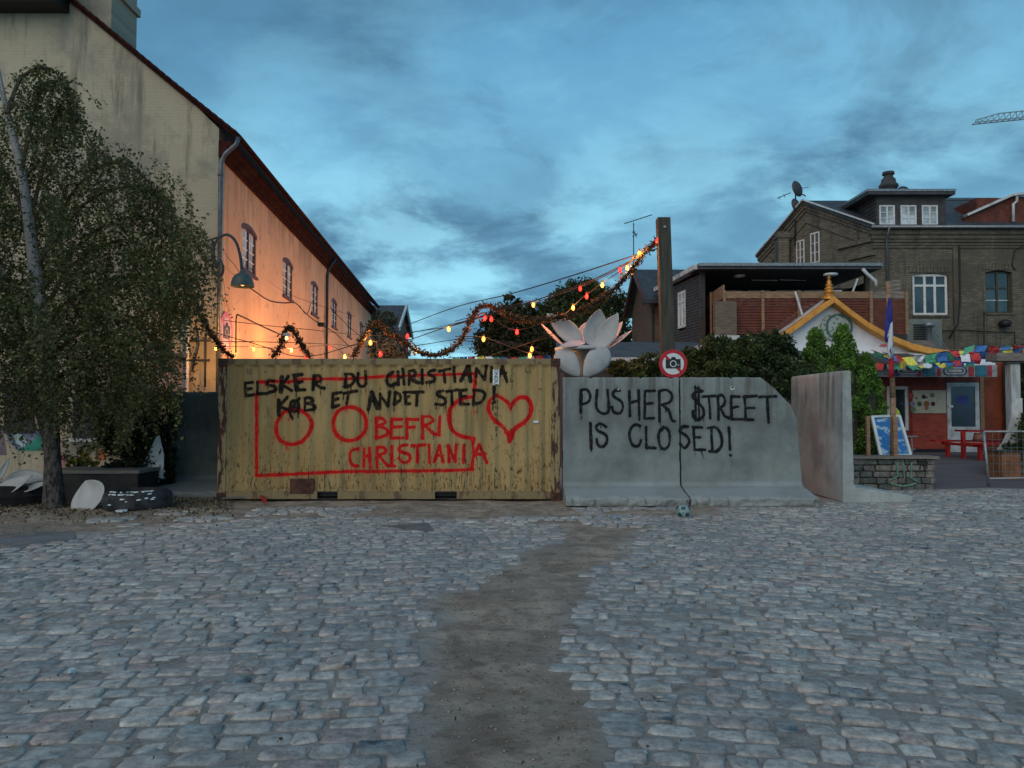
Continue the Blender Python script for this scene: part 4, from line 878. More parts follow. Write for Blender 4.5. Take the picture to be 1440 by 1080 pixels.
MB().box(xa, xc+3, 25, 27, .2, 3).build('interior', M['interior_dark'], SP)
window(SP, fr, wn[0], wn[1], zs(605), zs(543), .02, M['white_paint'], M['glass'], 1, 1, 1, .1)
# door
dF = MB(); u0, u1 = dr[0]+.01, dr[1]-.07; zt2 = zs(538)
dF.ob(fr,u0,u0+.13,-.12,.03,zfl,zt2).ob(fr,u1-.13,u1,-.12,.03,zfl,zt2).ob(fr,u0+.13,u1-.13,-.12,.03,zt2-.13,zt2).ob(fr,u0+.13,u1-.13,-.1,.02,zfl,zs(600)-.001)
door = dF.build('door', M['dirty_white'], SP, bevel=.006)
MB().ob(fr,u0+.131,u1-.131,-.08,0,zs(600),zt2-.131).build('door_glass', M['glass_blue'], door)
MB().ob(fr,u0+.3,u1-.33,0,.004,zs(568),zs(556)).build('door_notice', plain('notice_blue', (.05,.06,.25), .6), door)
MB().ob(fr,u0+.02,u0+.16,.03,.08,zs(573),zs(570)).ob(fr,u0+.02,u0+.06,.03,.06,zs(575),zs(568)).build('handle', M['sign_white'], door)
# poster with food pictures
pu0, pu1, pz0, pz1 = P(1273,0,Ys).x, P(1319,0,Ys).x, zs(581), zs(549)
MB().ob(fr, pu0, pu1, 0, .03, pz0, pz1).build('poster', plain('poster_pale', (.42,.42,.34), .6, .12, 5), SP)
poster = [o for o in SP.children if o.name.startswith('poster')][0]
rp = random.Random(3)
for (ax, ay, r_, c_) in ((1281,557,4.2,(.35,.06,.05)),(1289,560,1.5,(.05,.08,.03)),(1299,558,3,(.02,.02,.03)),(1303,559,1.5,(.1,.03,.02)),(1311,556,3.3,(.08,.17,.1)),(1283,568,4,(.22,.2,.3)),(1293,568,3.5,(.06,.09,.03)),(1303,568,4.2,(.26,.1,.04)),(1312,568,3.2,(.05,.015,.02)),(1284,576,4,(.13,.2,.1)),(1303,574,3,(.3,.13,.05))):
    q = P(ax, ay, Ys-.03); mb = MB(); mb.lathe(q, [(0,.006),(r_*s44*.6,.006),(r_*s44,.003),(r_*s44,-.002)], 14, ax=(0,-1,0)); mb.build('dish_picture', plain('dish', c_, .6, .4, 25), poster)
MB().ob(fr, P(1272,0,Ys).x, P(1320,0,Ys).x, .001, .025, zs(634), zs(583)).build('red_board', plain('red_board', (.30,.05,.03), .6, .3, 3, .3, stretch=(1,1,4), dirt=(.16,.03,.02)), SP)
MB().ob(fr, xa, dr[0]-.05, .001, .06, zfl-.02, zfl+.1).build('plinth', M['black'], SP)

# red picnic bench
PBn = thing('picnic_bench', (13.2, 21, .3), 'red wooden picnic table with attached benches in front of the shop', 'picnic table')
z0 = .31; bx = P(1345,0,21).x; 
MB().hexa([(bx,20.9,z0+.73),(bx+2.2,20.6,z0+.73),(bx+2.2,21.2,z0+.73),(bx,21.5,z0+.73),(bx,20.9,z0+.78),(bx+2.2,20.6,z0+.78),(bx+2.2,21.2,z0+.78),(bx,21.5,z0+.78)]).build('table_top', M['bench_red'], PBn)
for dy in (-.75, .95):
    MB().hexa([(bx-.35,20.9+dy,z0+.42),(bx+1.9,20.6+dy,z0+.42),(bx+1.9,20.85+dy,z0+.42),(bx-.35,21.15+dy,z0+.42),(bx-.35,20.9+dy,z0+.47),(bx+1.9,20.6+dy,z0+.47),(bx+1.9,20.85+dy,z0+.47),(bx-.35,21.15+dy,z0+.47)]).build('bench_seat', M['bench_red'], PBn)
for dx in (.05, 1.7):
    for y_ in (20.25, 21.0, 21.75): MB().box(bx+dx-.15, bx+dx-.06, y_-.05, y_+.05, z0-.05, z0+(.73 if y_ == 21.0 else .42)).build('leg', M['bench_red'], PBn)
    MB().box(bx+dx-.145, bx+dx-.065, 20.0, 22.0, z0+.34, z0+.415).build('crossbar', M['bench_red'], PBn)
# lampshade-like pot on the table
single(recenter(MB().lathe(P(1377,613,21.0)-Vector((0,0,.12)), [(0,0),(.17,0),(.12,.2),(.1,.2),(0,.19)], 16).build('table_lamp', plain('pot_pink', (.32,.16,.13), .7), smooth=True)), 'small terracotta pot standing upside down on the picnic table', 'pot')

# white post, beam and carved white panel
WP = thing('timber_canopy', tuple(P(1413,680,18.5)), 'weathered white timber post carrying a grey beam at the right edge', 'canopy')
c = P(1413,0,18.5).x; MB().box(c-.115, c+.115, 18.4, 18.63, .15, P(0,513,18.5).z).build('post', plain('worn_white', (.40,.43,.43), .7, .25, 5, .3, dirt=(.2,.19,.17), stretch=(2,2,.4)), WP, bevel=.01)
MB().box(P(1384,0,18.5).x, P(1384,0,18.5).x+6, 18.3, 18.75, P(0,508,18.5).z, P(0,497,18.5).z).build('beam', M['wood_grey'], WP)
MB().box(P(1440,0,18.5).x+.8, P(1440,0,18.5).x+1, 18.4, 18.6, .1, P(0,508,18.5).z).build('post', M['wood_grey'], WP)
CN = thing('carved_panel', tuple(P(1400,660,17.8)), 'white curved panel flaring at the foot of the white post', 'panel')
out = [(1424,560),(1424,640),(1417,640),(1412,622),(1405,628),(1397,640),(1393,655),(1382,650),(1385,638),(1397,622),(1405,605),(1409,585),(1410,560)]
fr2 = F(0, 18.2, 1, 0); uv = [(P(x,0,18.2).x, P(0,y,18.2).z) for x, y in out][::-1]
MB().poly(fr2, uv, -.03, .03).build('panel_board', M['dirty_white'], CN)
# dark clutter and green tarp behind at right
TP = single(recenter(MB().hexa([tuple(P(1420,515,21)),tuple(P(1475,515,21)),tuple(P(1475,515,21.4)),tuple(P(1420,515,21.4)),tuple(P(1421,512,21)),tuple(P(1475,508,21)),tuple(P(1475,508,21.4)),tuple(P(1421,512,21.4))]).poly(F(0,21,1,0), [(P(1421,0,21).x,P(0,548,21).z),(P(1475,0,21).x,P(0,520,21).z),(P(1475,0,21).x,P(0,514,21).z),(P(1421,0,21).x,P(0,514,21).z)], -.05, .0).build('tarpaulin', plain('tarp', (.04,.12,.11), .6, .5, 3))), 'dark green tarpaulin hanging behind the white post', 'tarpaulin')
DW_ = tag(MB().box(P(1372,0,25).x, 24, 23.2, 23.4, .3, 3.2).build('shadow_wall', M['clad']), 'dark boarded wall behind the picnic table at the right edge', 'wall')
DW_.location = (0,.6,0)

# metal railing
RL = thing('steel_railing', tuple(G(1391,687)), 'galvanised tube railing standing at the edge of the cobbles on the right', 'railing')
g0 = G(1391,687); zt3 = P(0,607,g0.y).z
MB().tube([g0+Vector((0,0,-.05)), g0+Vector((-.09,0,zt3))], .03, 8).build('post', M['galv'], RL, True)
MB().tube([g0+Vector((3.2,.4,-.05)), g0+Vector((3.15,.4,zt3))], .03, 8).build('post', M['galv'], RL, True)
for z in (zt3, .21): MB().tube([g0+Vector((-.09 if z > 1 else -.02,0,z)), g0+Vector((3.2,.4,z))], .022, 8).build('rail', M['galv'], RL, True)
mb = MB()
for k in range(22): mb.tube([g0+Vector((.1+k*.14,.02*k*.9,.21)), g0+Vector((.1+k*.14,.02*k*.9,zt3))], .003, 4)
for k in range(5): mb.tube([g0+Vector((0,0,.35+k*.17)), g0+Vector((3.2,.4,.35+k*.17))], .003, 4)
mb.build('wire_mesh', M['galv'], RL, kind='stuff')
# wooden box planter and round block planter
x_ = P(1391,0,17).x; BX = thing('wooden_planter', (x_+.2, 17, .1), 'brown plywood box planter behind the steel railing', 'planter')
MB().box(x_, x_+.42, 16.9, 17.5, .08, P(0,636,17).z).build('box', plain('ply', (.2,.09,.04), .6, .3, 4), BX)
MB().box(x_-.03, x_+.6, 16.87, 17.55, P(0,636,17).z+.002, P(0,634,17).z).build('rim', M['wood_dark'], BX)
RPn = thing('round_block_planter', (P(1440,0,17.4).x+.35, 17.6, 0), 'round planter of grey concrete blocks with leafy plants', 'planter')
cx, cy, rr = P(1440,0,17.4).x+.45, 17.7, 1.0; zt4 = P(0,638,16.8).z
M['block'] = plain('block', (.15,.155,.15), .9, .3, 8, .6)
blk = None
for r_ in range(4):
    for k in range(20):
        a = 2*math.pi*(k+.5*(r_ % 2))/20; hz = zt4/4.3
        if blk is None:
            m_ = MB(); m_.box(-.145,.145,-.11,.09,.012,hz-.008); me = bpy.data.meshes.new('block'); me.from_pydata(m_.v, [], m_.f); me.materials.append(M['block']); blk = me
        o = bpy.data.objects.new('block', blk); COL.objects.link(o); o.parent = RPn; o.location = Vector((cx+rr*math.cos(a), cy+rr*math.sin(a), .05+r_*hz)) - RPn.location; o.rotation_euler = (0,0,a+math.pi/2+rp.uniform(-.04,.04))
MB().lathe((cx,cy,0), [(rr-.08,0),(rr-.08,zt4-.08),(0,zt4-.06)], 24).build('soil', M['bark'], RPn)

# low stone wall
SWL = thing('stone_wall', (7.1, 15.8, 0), 'low garden wall of rough grey stones with timber capping, 79 sprayed on its end', 'wall')
x0, x1 = P(1112,0,15.9).x, P(1303,0,15.6).x; zt5 = P(0,645,15.6).z
M['stone'] = [plain('stone_a', (.13,.13,.12), .9, .4, 9, .8), plain('stone_b', (.18,.17,.15), .9, .4, 9, .8), plain('stone_c', (.09,.10,.095), .9, .4, 9, .8)]
rs = random.Random(21); zz = 0; nst = 0
MB().box(x0, x1-.05, 15.67, 15.95, 0, zt5-.01).build('core', M['stone'][2], SWL)
def rock(x0, x1, y0, y1, z0, z1, mat, parent, rs=rs):
    vs = []
    for (a, b, c) in ((x0,y0,z0),(x1,y0,z0),(x1,y1,z0),(x0,y1,z0),(x0,y0,z1),(x1,y0,z1),(x1,y1,z1),(x0,y1,z1)): vs.append((a+rs.uniform(-.012,.012), b+rs.uniform(-.02,.02), c+rs.uniform(-.01,.01)))
    return MB().hexa(vs).build('stone', mat, parent, bevel=.018)
for r_ in range(5):
    hz = (zt5)/5; x = x0 + rs.random()*.1
    while x < x1:
        w = min(rs.uniform(.16,.36), x1-x+.001); 
        if w > .06: rock(x+.008, x+w-.008, 15.58+rs.uniform(-.015,.02), 15.70, r_*hz+.008, (r_+1)*hz-.006, M['stone'][rs.randrange(3)], SWL)
        x += w
MB().box(x0-.05, x1+.04, 15.5, 16.0, zt5+.002, zt5+.055).build('capping', M['wood_grey'], SWL)
def stroke_tubes(name, strokes, Y, r, mat, parent, flat=True):
    mb = MB()
    for s in strokes: mb.tube([P(x,y,Y) for x,y in s], r, 6)
    return mb.build(name, mat, parent)
n7 = [[(1292,649),(1297,648),(1293,660)], [(1303,650),(1299,649),(1298,653),(1302,655),(1304,650),(1303,658),(1299,661)]]
stroke_tubes('sprayed_number', n7, 15.555, .012, M['black'], SWL)
stroke_tubes('sprayed_pattern', [[(1262,650),(1262,670),(1250,676)],[(1270,650),(1272,672)],[(1282,650),(1281,672),(1290,677)],[(1252,680),(1270,684),(1288,680)]], 15.56, .02, plain('mint_spray', (.12,.24,.19), .7), SWL)
for (xa_, ya, yb, w_, nm, lb) in ((1219.5,585,641,.07,'fence_post','short bare wooden stake on the low stone wall beside the blue sign'),):
    a = P(xa_, ya, 15.65); b = P(xa_+1, yb, 15.65); o = MB().box(a.x-w_/2,a.x+w_/2,15.6,15.67,zt5+.056,a.z).build(nm, M['wood_light'], bevel=.006); recenter(o); single(o, lb, 'post')
# tall flag pole with vertical prayer flag
FP = thing('flag_pole', tuple(P(1255,640,15.75)), 'wooden pole with blue, white and red vertical prayer flag wrapped round it', 'flag pole')
pa, pb, pt = P(1255,641,15.75), P(1256,560,15.75), P(1248.5,396,15.75)
MB().tube([pa+Vector((0,0,.02)), pb], [.05,.055], 10).tube([pb, P(1252,480,15.75), pt], [.055,.048,.045], 10).build('pole', M['wood_light'], FP, True)
MB().box(pa.x-.045,pa.x+.045,15.6,15.68,zt5+.057,P(0,586,15.64).z).build('stake', M['wood_light'], FP)
def cloth(name, pts_l, pts_r, Y, mat, parent, dy=.04):
    n = len(pts_l); vs = []
    for i in range(n):
        for j in range(5):
            t = j/4; x = pts_l[i][0]*(1-t)+pts_r[i][0]*t; y = pts_l[i][1]*(1-t)+pts_r[i][1]*t; vs.append(P(x, y, Y-.075+dy*math.sin(t*5+i*1.3)*.8))
    fs = [(i*5+j, i*5+j+1, (i+1)*5+j+1, (i+1)*5+j) for i in range(n-1) for j in range(4)]
    o = MB().add(vs, fs).build(name, mat, parent, True); s = o.modifiers.new('t', 'SOLIDIFY'); s.thickness = .006; return o
cloth('blue_cloth', [(1249,420),(1246,440),(1244,460),(1244,478),(1245,480)], [(1253,418),(1254,435),(1255,452),(1250,470),(1248,482)], 15.7, plain('cloth_blue', (.02,.03,.22), .8), FP)
def scribble():
    t = NT('cloth_white'); w = t.noise(16, 3, .6, (1,1,.6)); return t.fin(t.mix(t.mr(w,.6,.64), (.55,.6,.66), (.03,.03,.06)), .8)
cloth('white_cloth', [(1247,462),(1247.5,478),(1248,492),(1249,505)], [(1255,452),(1255.5,470),(1256,488),(1256,503)], 15.7, scribble(), FP)
cloth('red_cloth', [(1249,506),(1249,518),(1250,532)], [(1256,503),(1257,516),(1258,530)], 15.7, plain('cloth_red', (.33,.015,.03), .8), FP)
cloth('pink_scrap', [(1236,487),(1240,484),(1247,483)], [(1238,487.5),(1243,488),(1247,487)], 15.7, plain('cloth_pink', (.5,.1,.14), .8), FP)
# blue A-frame sign
AS = thing('pavement_sign', tuple(P(1250,640,16.4)), 'tilted blue and white framed A-board leaning on the stone wall', 'sign')
Yb = 16.05; q = [P(1226,586,Yb+.35), P(1264,585,Yb+.35), P(1280,640,Yb), P(1238,641,Yb)]
def frame_board(parent, q, w, fm, im, nm='sign_frame', nb='sign_board'):
    n = (q[1]-q[0]).cross(q[3]-q[0]).normalized(); 
    if n.y > 0: n = -n
    mb = MB(); mb.hexa([q[3]-n*.02,q[2]-n*.02,q[2],q[3],q[0]-n*.02,q[1]-n*.02,q[1],q[0]]); mb.build(nb, im, parent)
    mb = MB()
    for i in range(4): mb.bar(q[i]+n*.012, q[(i+1)%4]+n*.012, w, w*.9)
    mb.build(nm, fm, parent)
def bluepic():
    t = NT('blue_picture'); a = t.noise(5, 5, .6, (1,1,2)); return t.fin(t.mix(t.mr(a,.54,.62), (.03,.16,.42), (.35,.5,.62)), .35)
frame_board(AS, q, .055, M['sign_white'], bluepic())
MB().bar(P(1262,588,Yb+.36), P(1266,640,Yb+.9), .04).bar(P(1232,588,Yb+.36), P(1240,640,Yb+.9), .04).build('back_leg', M['sign_white'], AS)
LB2 = single(recenter(MB().add([P(1258,571,16.9),P(1264,577,16.9),P(1268,588,16.85),P(1268,600,16.9),P(1262,604,16.95),P(1258,590,16.9)] + [P(1258,571,16.95),P(1264,577,16.95),P(1268,588,16.9),P(1268,600,16.95),P(1262,604,17.0),P(1258,590,16.95)], [(5,4,3,2,1,0),(6,7,8,9,10,11)]+[(i,(i+1)%6,(i+1)%6+6,i+6) for i in range(6)]).build('beach_flag', plain('lime', (.35,.42,.06), .6))), 'lime yellow banner edge sticking up behind the blue A-board', 'banner')
# thin grey cafe table frames
CT = single(recenter(MB().tube(PX([(1272,614),(1290,614)],18.5),.02,6).tube(PX([(1282,614),(1283,636)],18.5),.016,6).tube(PX([(1276,632),(1287,632)],18.5),.016,6).build('cafe_table', M['galv'])), 'thin metal cafe table frame behind the low stone wall', 'table')

# ---------------------------------------------------------------- prayer flags
FLC = [plain('flag_'+n, c, .85, .2, 12) for n, c in (('blue',(.05,.17,.45)),('white',(.66,.70,.74)),('red',(.55,.06,.07)),('green',(.08,.36,.22)),('yellow',(.66,.66,.12)))]
rfg = random.Random(8)
def flag_string(pts, Y0, Y1, label, start=0, size=.27, sp=11, grp='prayer flag strings over the shop front'):
    t = thing('prayer_flag_string', tuple(P(*pts[0], Y0)), label, 'prayer flags', grp); L_ = smooth([P(x, y, Y0+(Y1-Y0)*i/(len(pts)-1)) for i, (x, y) in enumerate(pts)], 6)
    MB().tube(L_, .008, 4).build('cord', M['cable'], t)
    ds = [0]; 
    for a, b in zip(L_[:-1], L_[1:]): ds.append(ds[-1]+(b-a).length)
    s = .1; k = start
    def at(d):
        for i in range(len(ds)-1):
            if ds[i+1] >= d: return L_[i].lerp(L_[i+1], (d-ds[i])/(ds[i+1]-ds[i]))
        return L_[-1]
    while s + size < ds[-1]:
        a = at(s); b = at(s+size*.92); h = size*rfg.uniform(.7,1.0); vs = []; sw = rfg.uniform(-.15,.15); sy = rfg.uniform(-.18,.18); lift = rfg.uniform(0,.55)
        for i in range(4):
            for j in range(4):
                p_ = a.lerp(b, j/3); q = i/3; vs.append(p_ + Vector((sw*q, sy*q+.03*math.sin(j*2+k), -h*q*(1-lift*.5)+.02*math.sin(j*1.7+k))))
        o = MB().add(vs, [(i*4+j, i*4+j+1, (i+1)*4+j+1, (i+1)*4+j) for i in range(3) for j in range(3)]).build('flag', FLC[(k*2+rfg.randrange(2)) % 5], t, True)
        k += 1; s += size*rfg.uniform(1.0,1.1)
flag_string([(1234,500),(1260,506),(1300,504),(1340,500),(1385,497),(1450,489)], 21, 19, 'lowest row of prayer flags, just above the painted shop frieze', 0)
flag_string([(1262,503),(1290,500),(1330,496),(1370,490),(1410,489),(1450,484)], 20, 19.5, 'middle row of prayer flags sagging over the shop awning', 2)
flag_string([(1350,490),(1375,485),(1410,488),(1450,482)], 19.0, 18.8, 'upper short row of prayer flags above the grey beam', 4)
flag_string([(1225,492),(1250,500),(1290,508),(1330,509),(1375,506)], 22.2, 22.4, 'furthest row of prayer flags lying on the white awning', 1)
flag_string([(1228,508),(1258,513),(1300,511),(1340,506),(1385,502)], 21.6, 20.6, 'row of prayer flags sagging across the front of the frieze', 3, .23)
flag_string([(1240,495),(1270,501),(1310,501),(1350,494),(1395,493),(1450,493)], 20.6, 19.4, 'prayer flags crossing the ochre roof tip', 2, .23)
flag_string([(1300,499),(1340,493),(1380,493),(1420,486),(1450,486)], 19.8, 19.1, 'prayer flags bunched above the right part of the awning', 4, .23)
flag_string([(1345,499),(1390,494),(1420,492),(1450,487)], 18.9, 18.6, 'nearest prayer flags touching the grey beam', 0, .23)
flag_string([(630,503),(680,501),(720,502),(790,498)], 21, 21, 'prayer flags strung low behind the shipping container', 1, .22, grp='prayer flag strings behind the container')

# ---------------------------------------------------------------- shipping container
CY = 13.6; CX0, CX1 = P(314,0,CY).x, P(786,0,CY).x; CZ0, CZ1 = .06, P(0,504,CY).z
SHC = thing('shipping_container', ((CX0+CX1)/2, CY+1.22, 0), 'khaki yellow corrugated shipping container covered in red and black spray paint', 'shipping container')
def seg_field(shape_x, shape_z, strokes, r):
    """signed distance (m) from grid points to polylines; strokes in metres: list of (pts, radius)"""
    d = np.full(shape_x.shape, .25)
    for pts, rad in strokes:
        for a, b in zip(pts[:-1], pts[1:]):
            e = (b[0]-a[0], b[1]-a[1]); L2 = e[0]**2+e[1]**2+1e-12; m = .09+rad
            sel = (shape_x > min(a[0],b[0])-m) & (shape_x < max(a[0],b[0])+m) & (shape_z > min(a[1],b[1])-m) & (shape_z < max(a[1],b[1])+m)
            px, pz = shape_x[sel], shape_z[sel]; t = np.clip(((px-a[0])*e[0]+(pz-a[1])*e[1])/L2, 0, 1)
            d[sel] = np.minimum(d[sel], np.hypot(px-a[0]-t*e[0], pz-a[1]-t*e[1])-rad)
    return d
def S(o, sc, strokes, Y, rad):
    res = []
    for s in strokes:
        rr = rad
        if isinstance(s[-1], (int, float)): rr = rad*s[-1]; s = s[:-1]
        pts = [P(o[0]+x/sc, o[1]+y/sc, Y) for x, y in s]; pts = [(p.x, p.z) for p in pts]
        if len(pts) > 3:
            q = [(v_.x, v_.y) for v_ in smooth([Vector((p[0], p[1])) for p in pts], 4)]; pts = q
        if len(pts) == 1: pts = pts*2
        res.append((pts, rr))
    return res
def ell(cx, cy, rx, ry, n=18, a0=0, a1=360): return [(cx+rx*math.cos(R(a0+(a1-a0)*i/n)), cy+ry*math.sin(R(a0+(a1-a0)*i/n))) for i in range(n+1)]
BK = .030
A_ = (335,500); B_ = (480,500); C_ = (610,500); D_ = (480,570); ds_ = 1440/220
black = S(A_, 8, [
 [(72,310),(82,455)],[(70,315),(155,300)],[(75,385),(140,370)],[(80,455),(160,440)],
 [(205,295),(207,430)],[(207,430),(315,425)],
 [(395,285),(335,280),(328,330),(400,345),(420,390),(340,410)],
 [(485,240),(475,410),1.35],[(555,235),(485,330),1.2],[(485,330),(600,395)],
 [(632,240),(652,390),1.2],[(620,222),(710,212),1.2],[(645,310),(715,290)],[(650,385),(745,385)],
 [(847,225),(835,385)],[(845,225),(905,228),(925,275),(845,310)],[(855,315),(920,362)],[(920,362),(970,365)],
 [(1207,205),(1200,355)],[(1195,205),(1280,215),(1310,270),(1265,330),(1195,350)],
 [(450,500),(455,670),1.3],[(545,465),(455,575)],[(455,575),(555,612)],
 ell(625,570,48,60),[(680,480),(572,640)],[(575,640),(607,712)],
 [(745,480),(745,620)],[(740,480),(812,476),(828,520),(755,540)],[(755,540),(835,552),(848,600),(745,620)],
 [(1060,425),(1050,585)],[(1060,430),(1155,415)],[(1060,505),(1120,485)],[(1050,585),(1130,560)],
 [(1180,425),(1330,400)],[(1235,420),(1215,550)]], CY, BK)
black += S(B_, 8, [
 [(188,200),(182,300),(215,345),(270,320),(265,175)],
 [(575,185),(520,230),(512,310),(555,338),(602,315)],
 [(635,180),(640,325)],[(690,150),(705,320)],[(640,250),(700,235)],
 [(760,175),(755,325)],[(755,175),(812,170),(830,215),(760,255)],[(765,260),(865,305)],
 [(905,160),(910,315)],[(1045,165),(985,180),(985,215),(1045,240),(1035,290),(955,300)],
 [(1100,175),(1220,150)],[(1150,170),(1165,300)],[(1265,135),(1275,295)],
 [(303,605),(340,415),1.2],[(340,415),(402,590),1.5],[(320,510),(385,505)],[(430,600),(430,430)],[(430,430),(520,570)],[(520,570),(540,410)],
 [(600,420),(590,550)],[(600,415),(652,435),(665,495),(590,550)],
 [(712,410),(722,540)],[(700,415),(780,410)],[(712,480),(752,460)],[(722,545),(765,540)],
 [(790,415),(920,410)],[(855,415),(845,560)],
 [(1140,395),(1085,410),(1085,450),(1155,480),(1172,530),(1125,555),(1065,545)],
 [(1185,405),(1300,385)],[(1240,400),(1245,550)],[(1338,395),(1342,545)],[(1330,400),(1405,385)],[(1340,465),(1395,460)],[(1345,545),(1430,545)]], CY, BK)
black += S(C_, 8, [
 [(305,282),(388,105),1.2],[(388,105),(412,285),1.3],[(340,220),(410,205)],[(475,235),(480,145)],[(480,145),(570,270)],[(570,270),(592,100)],
 [(652,130),(645,290)],[(722,250),(772,125)],[(772,125),(825,295)],[(735,200),(810,195)],
 [(450,390),(445,550)],[(440,390),(535,398),(575,440),(540,515),(445,550)],[(680,355),(675,490)],[(665,535),(682,522)]], CY, BK)
RDr = .033
red = S(A_, 8, [[(195,440),(200,700)],[(200,700),(195,1080),(198,1345)],[(225,300),(400,290),(560,296),(720,265),(900,262),(1190,262),.9],
 [(470,690),(425,770),(430,880),(480,965),(600,1000),(720,960),(800,860),(820,760),(780,675),(700,622),(600,605),(510,630),(470,690),1.15],[(558,722),.6]], CY, RDr)
red += S(B_, 8, ell(0,0,1,1,2) and [[(0,262),(250,250),(480,235),(800,225),(1100,215),(1330,208),(1480,205),.85], ell(90,768,188,190)+[1.1]], CY, RDr)
red += S(C_, 8, [[(470,190),(462,310),(450,440)],[(440,462),(330,480),(240,530),(185,600),(172,700),(190,800),(240,870),(330,912),(445,935),1.15],[(445,935),(440,1000)],
 [(862,590),(840,540),(780,490),(700,450),(640,500),(615,560),(625,640),(680,720),(760,790),(820,860),(850,965)],
 [(850,965),(905,830),(1030,740),(1085,660),(1093,560),(1055,485),(980,468),(910,510),(865,580),1.15],[(860,930),(880,860),1.7],[(450,635),.6]], CY, RDr)
red += S(D_, ds_, [[(1205,320),(1215,450),(1205,530),(1200,590)],[(-790,648),(-400,632),(0,612),(250,610),(500,606),(700,605),(1000,600),(1210,592)],
 [(320,115),(320,305)],[(320,115),(385,125),(398,165),(330,190)],[(330,195),(408,215),(420,270),(320,302)],
 [(460,125),(455,300)],[(460,130),(555,130)],[(460,205),(555,195)],[(455,300),(565,300)],
 [(600,125),(600,305)],[(600,130),(700,130)],[(600,205),(670,200)],
 [(745,100),(745,300)],[(745,105),(815,105),(842,145),(770,185)],[(765,180),(850,265)],[(850,265),(900,275)],[(905,105),(895,275)],
 [(152,400),(90,420),(72,490),(100,550),(150,560)],[(205,400),(205,565)],[(257,395),(265,575)],[(205,470),(260,465)],
 [(325,390),(325,570)],[(325,390),(385,388),(408,430),(335,460)],[(340,460),(430,560)],[(460,380),(460,560)],[(460,560),(490,562)],
 [(602,365),(545,375),(535,420),(620,455),(622,510),(570,525),(530,490)],[(645,375),(765,365)],[(700,370),(700,525)],[(805,365),(810,530)],
 [(855,520),(900,370)],[(900,370),(935,520)],[(870,460),(930,460)],[(990,520),(985,370)],[(985,370),(1045,520)],[(1045,520),(1055,365)],[(1130,370),(1125,530)],
 [(1225,470),(1268,362)],[(1268,362),(1340,530)],[(1240,450),(1320,450)]], CY, RDr*.92)
SEG = {'0':[(0,0,1,0),(1,0,1,2),(1,2,0,2),(0,2,0,0)],'1':[(.6,0,.6,2)],'2':[(0,0,1,0),(1,0,1,.8),(1,.8,0,2),(0,2,1,2)],'6':[(1,0,0,.6),(0,.6,0,2),(0,2,1,2),(1,2,1,1),(1,1,0,1)],
 '9':[(0,0,1,0),(0,0,0,1),(0,1,1,1),(1,0,1,2)],'G':[(1,0,0,0),(0,0,0,2),(0,2,1,2),(1,2,1,1.1),(1,1.1,.5,1.1)],'8':[(0,0,1,0),(1,0,1,2),(1,2,0,2),(0,2,0,0),(0,1,1,1)]}
marks = []
def digit(chh, x, y, w=3.4, h=2.7):
    mb = MB()
    for a, b, c, d in SEG[chh]:
        p0, p1 = P(x+a*w, y+b*h, CY), P(x+c*w, y+d*h, CY)
        for q_ in (p0, p1): q_.y = CY + .010 + .036*float(np.interp(((q_.x-CX0-.2) % .278)/.278, [0,.25,.5,.75,1], [0,0,1,1,0]))
        mb.bar(p0, p1, .013, .004)
    mb.build('stencilled_digit', M['black'], SHC)
for chh, y in zip('22G1', (515,523.4,531.8,540.6)): digit(chh, 718, y)
for chh, y in zip('8096121', (553,562.5,571,579.4,587.6,600,608.6)): digit(chh, 696, y)
def drips(strokes, seed, p, ln):
    k = random.Random(seed); out_ = []
    for pts, rad in list(strokes):
        for q_ in pts[::2]:
            if k.random() < p: out_.append(([(q_[0], q_[1]), (q_[0]+k.uniform(-.004,.004), q_[1]-k.uniform(*ln)-rad)], rad*k.uniform(.12,.3)))
    return out_
black += drips(black, 5, .42, (.02,.13)); red += drips(red, 6, .16, (.02,.09))
# corrugated painted side
gx = np.arange(CX0+.14, CX1-.14, .010); gz = np.arange(.20, CZ1-.11, .0135); GX, GZ = np.meshgrid(gx, gz)
ph = ((gx-CX0-.2) % .278)/.278
pro = np.interp(ph, [0,.25,.5,.75,1], [0,0,1,1,0])
edge = (sm(0, .10, gx-gx[0])*sm(0, .10, gx[-1]-gx))
depth = .012 + .036*pro*edge
zfade = sm(0, .03, GZ-.20)*sm(0, .05, CZ1-.11-GZ)
dent = .008*(vnoise(GX*1.7+5, GZ*1.7, 12)-.5)*edge[None, :]
GYY = CY + depth[None, :]*zfade + dent*zfade
idx = np.arange(GX.size).reshape(GX.shape); fc = np.stack([idx[:-1,:-1], idx[:-1,1:], idx[1:,1:], idx[1:,:-1]], -1).reshape(-1, 4)
np_mesh('side_panel', np.stack([GX, GYY, GZ], -1).reshape(-1, 3), fc, M['container'], SHC,
    {'black': seg_field(GX, GZ, black, 0).ravel(), 'red': seg_field(GX, GZ, red, 0).ravel(), 'mark': seg_field(GX, GZ, marks, 0).ravel()})
fr = F(0, CY, 1, 0)
MB().box(CX0+.14, CX1-.14, CY-.004, CY+.055, CZ1-.112, CZ1-.005).build('top_rail', M['rail'], SHC, bevel=.008)
br_ = [CX0+.16, P(452,0,CY).x, P(480,0,CY).x, P(614,0,CY).x, P(644,0,CY).x, CX1-.16]
for a, b in ((0,1),(2,3),(4,5)): MB().box(br_[a], br_[b], CY-.006, CY+.06, CZ0, .198).build('bottom_rail', M['rail'], SHC, bevel=.006)
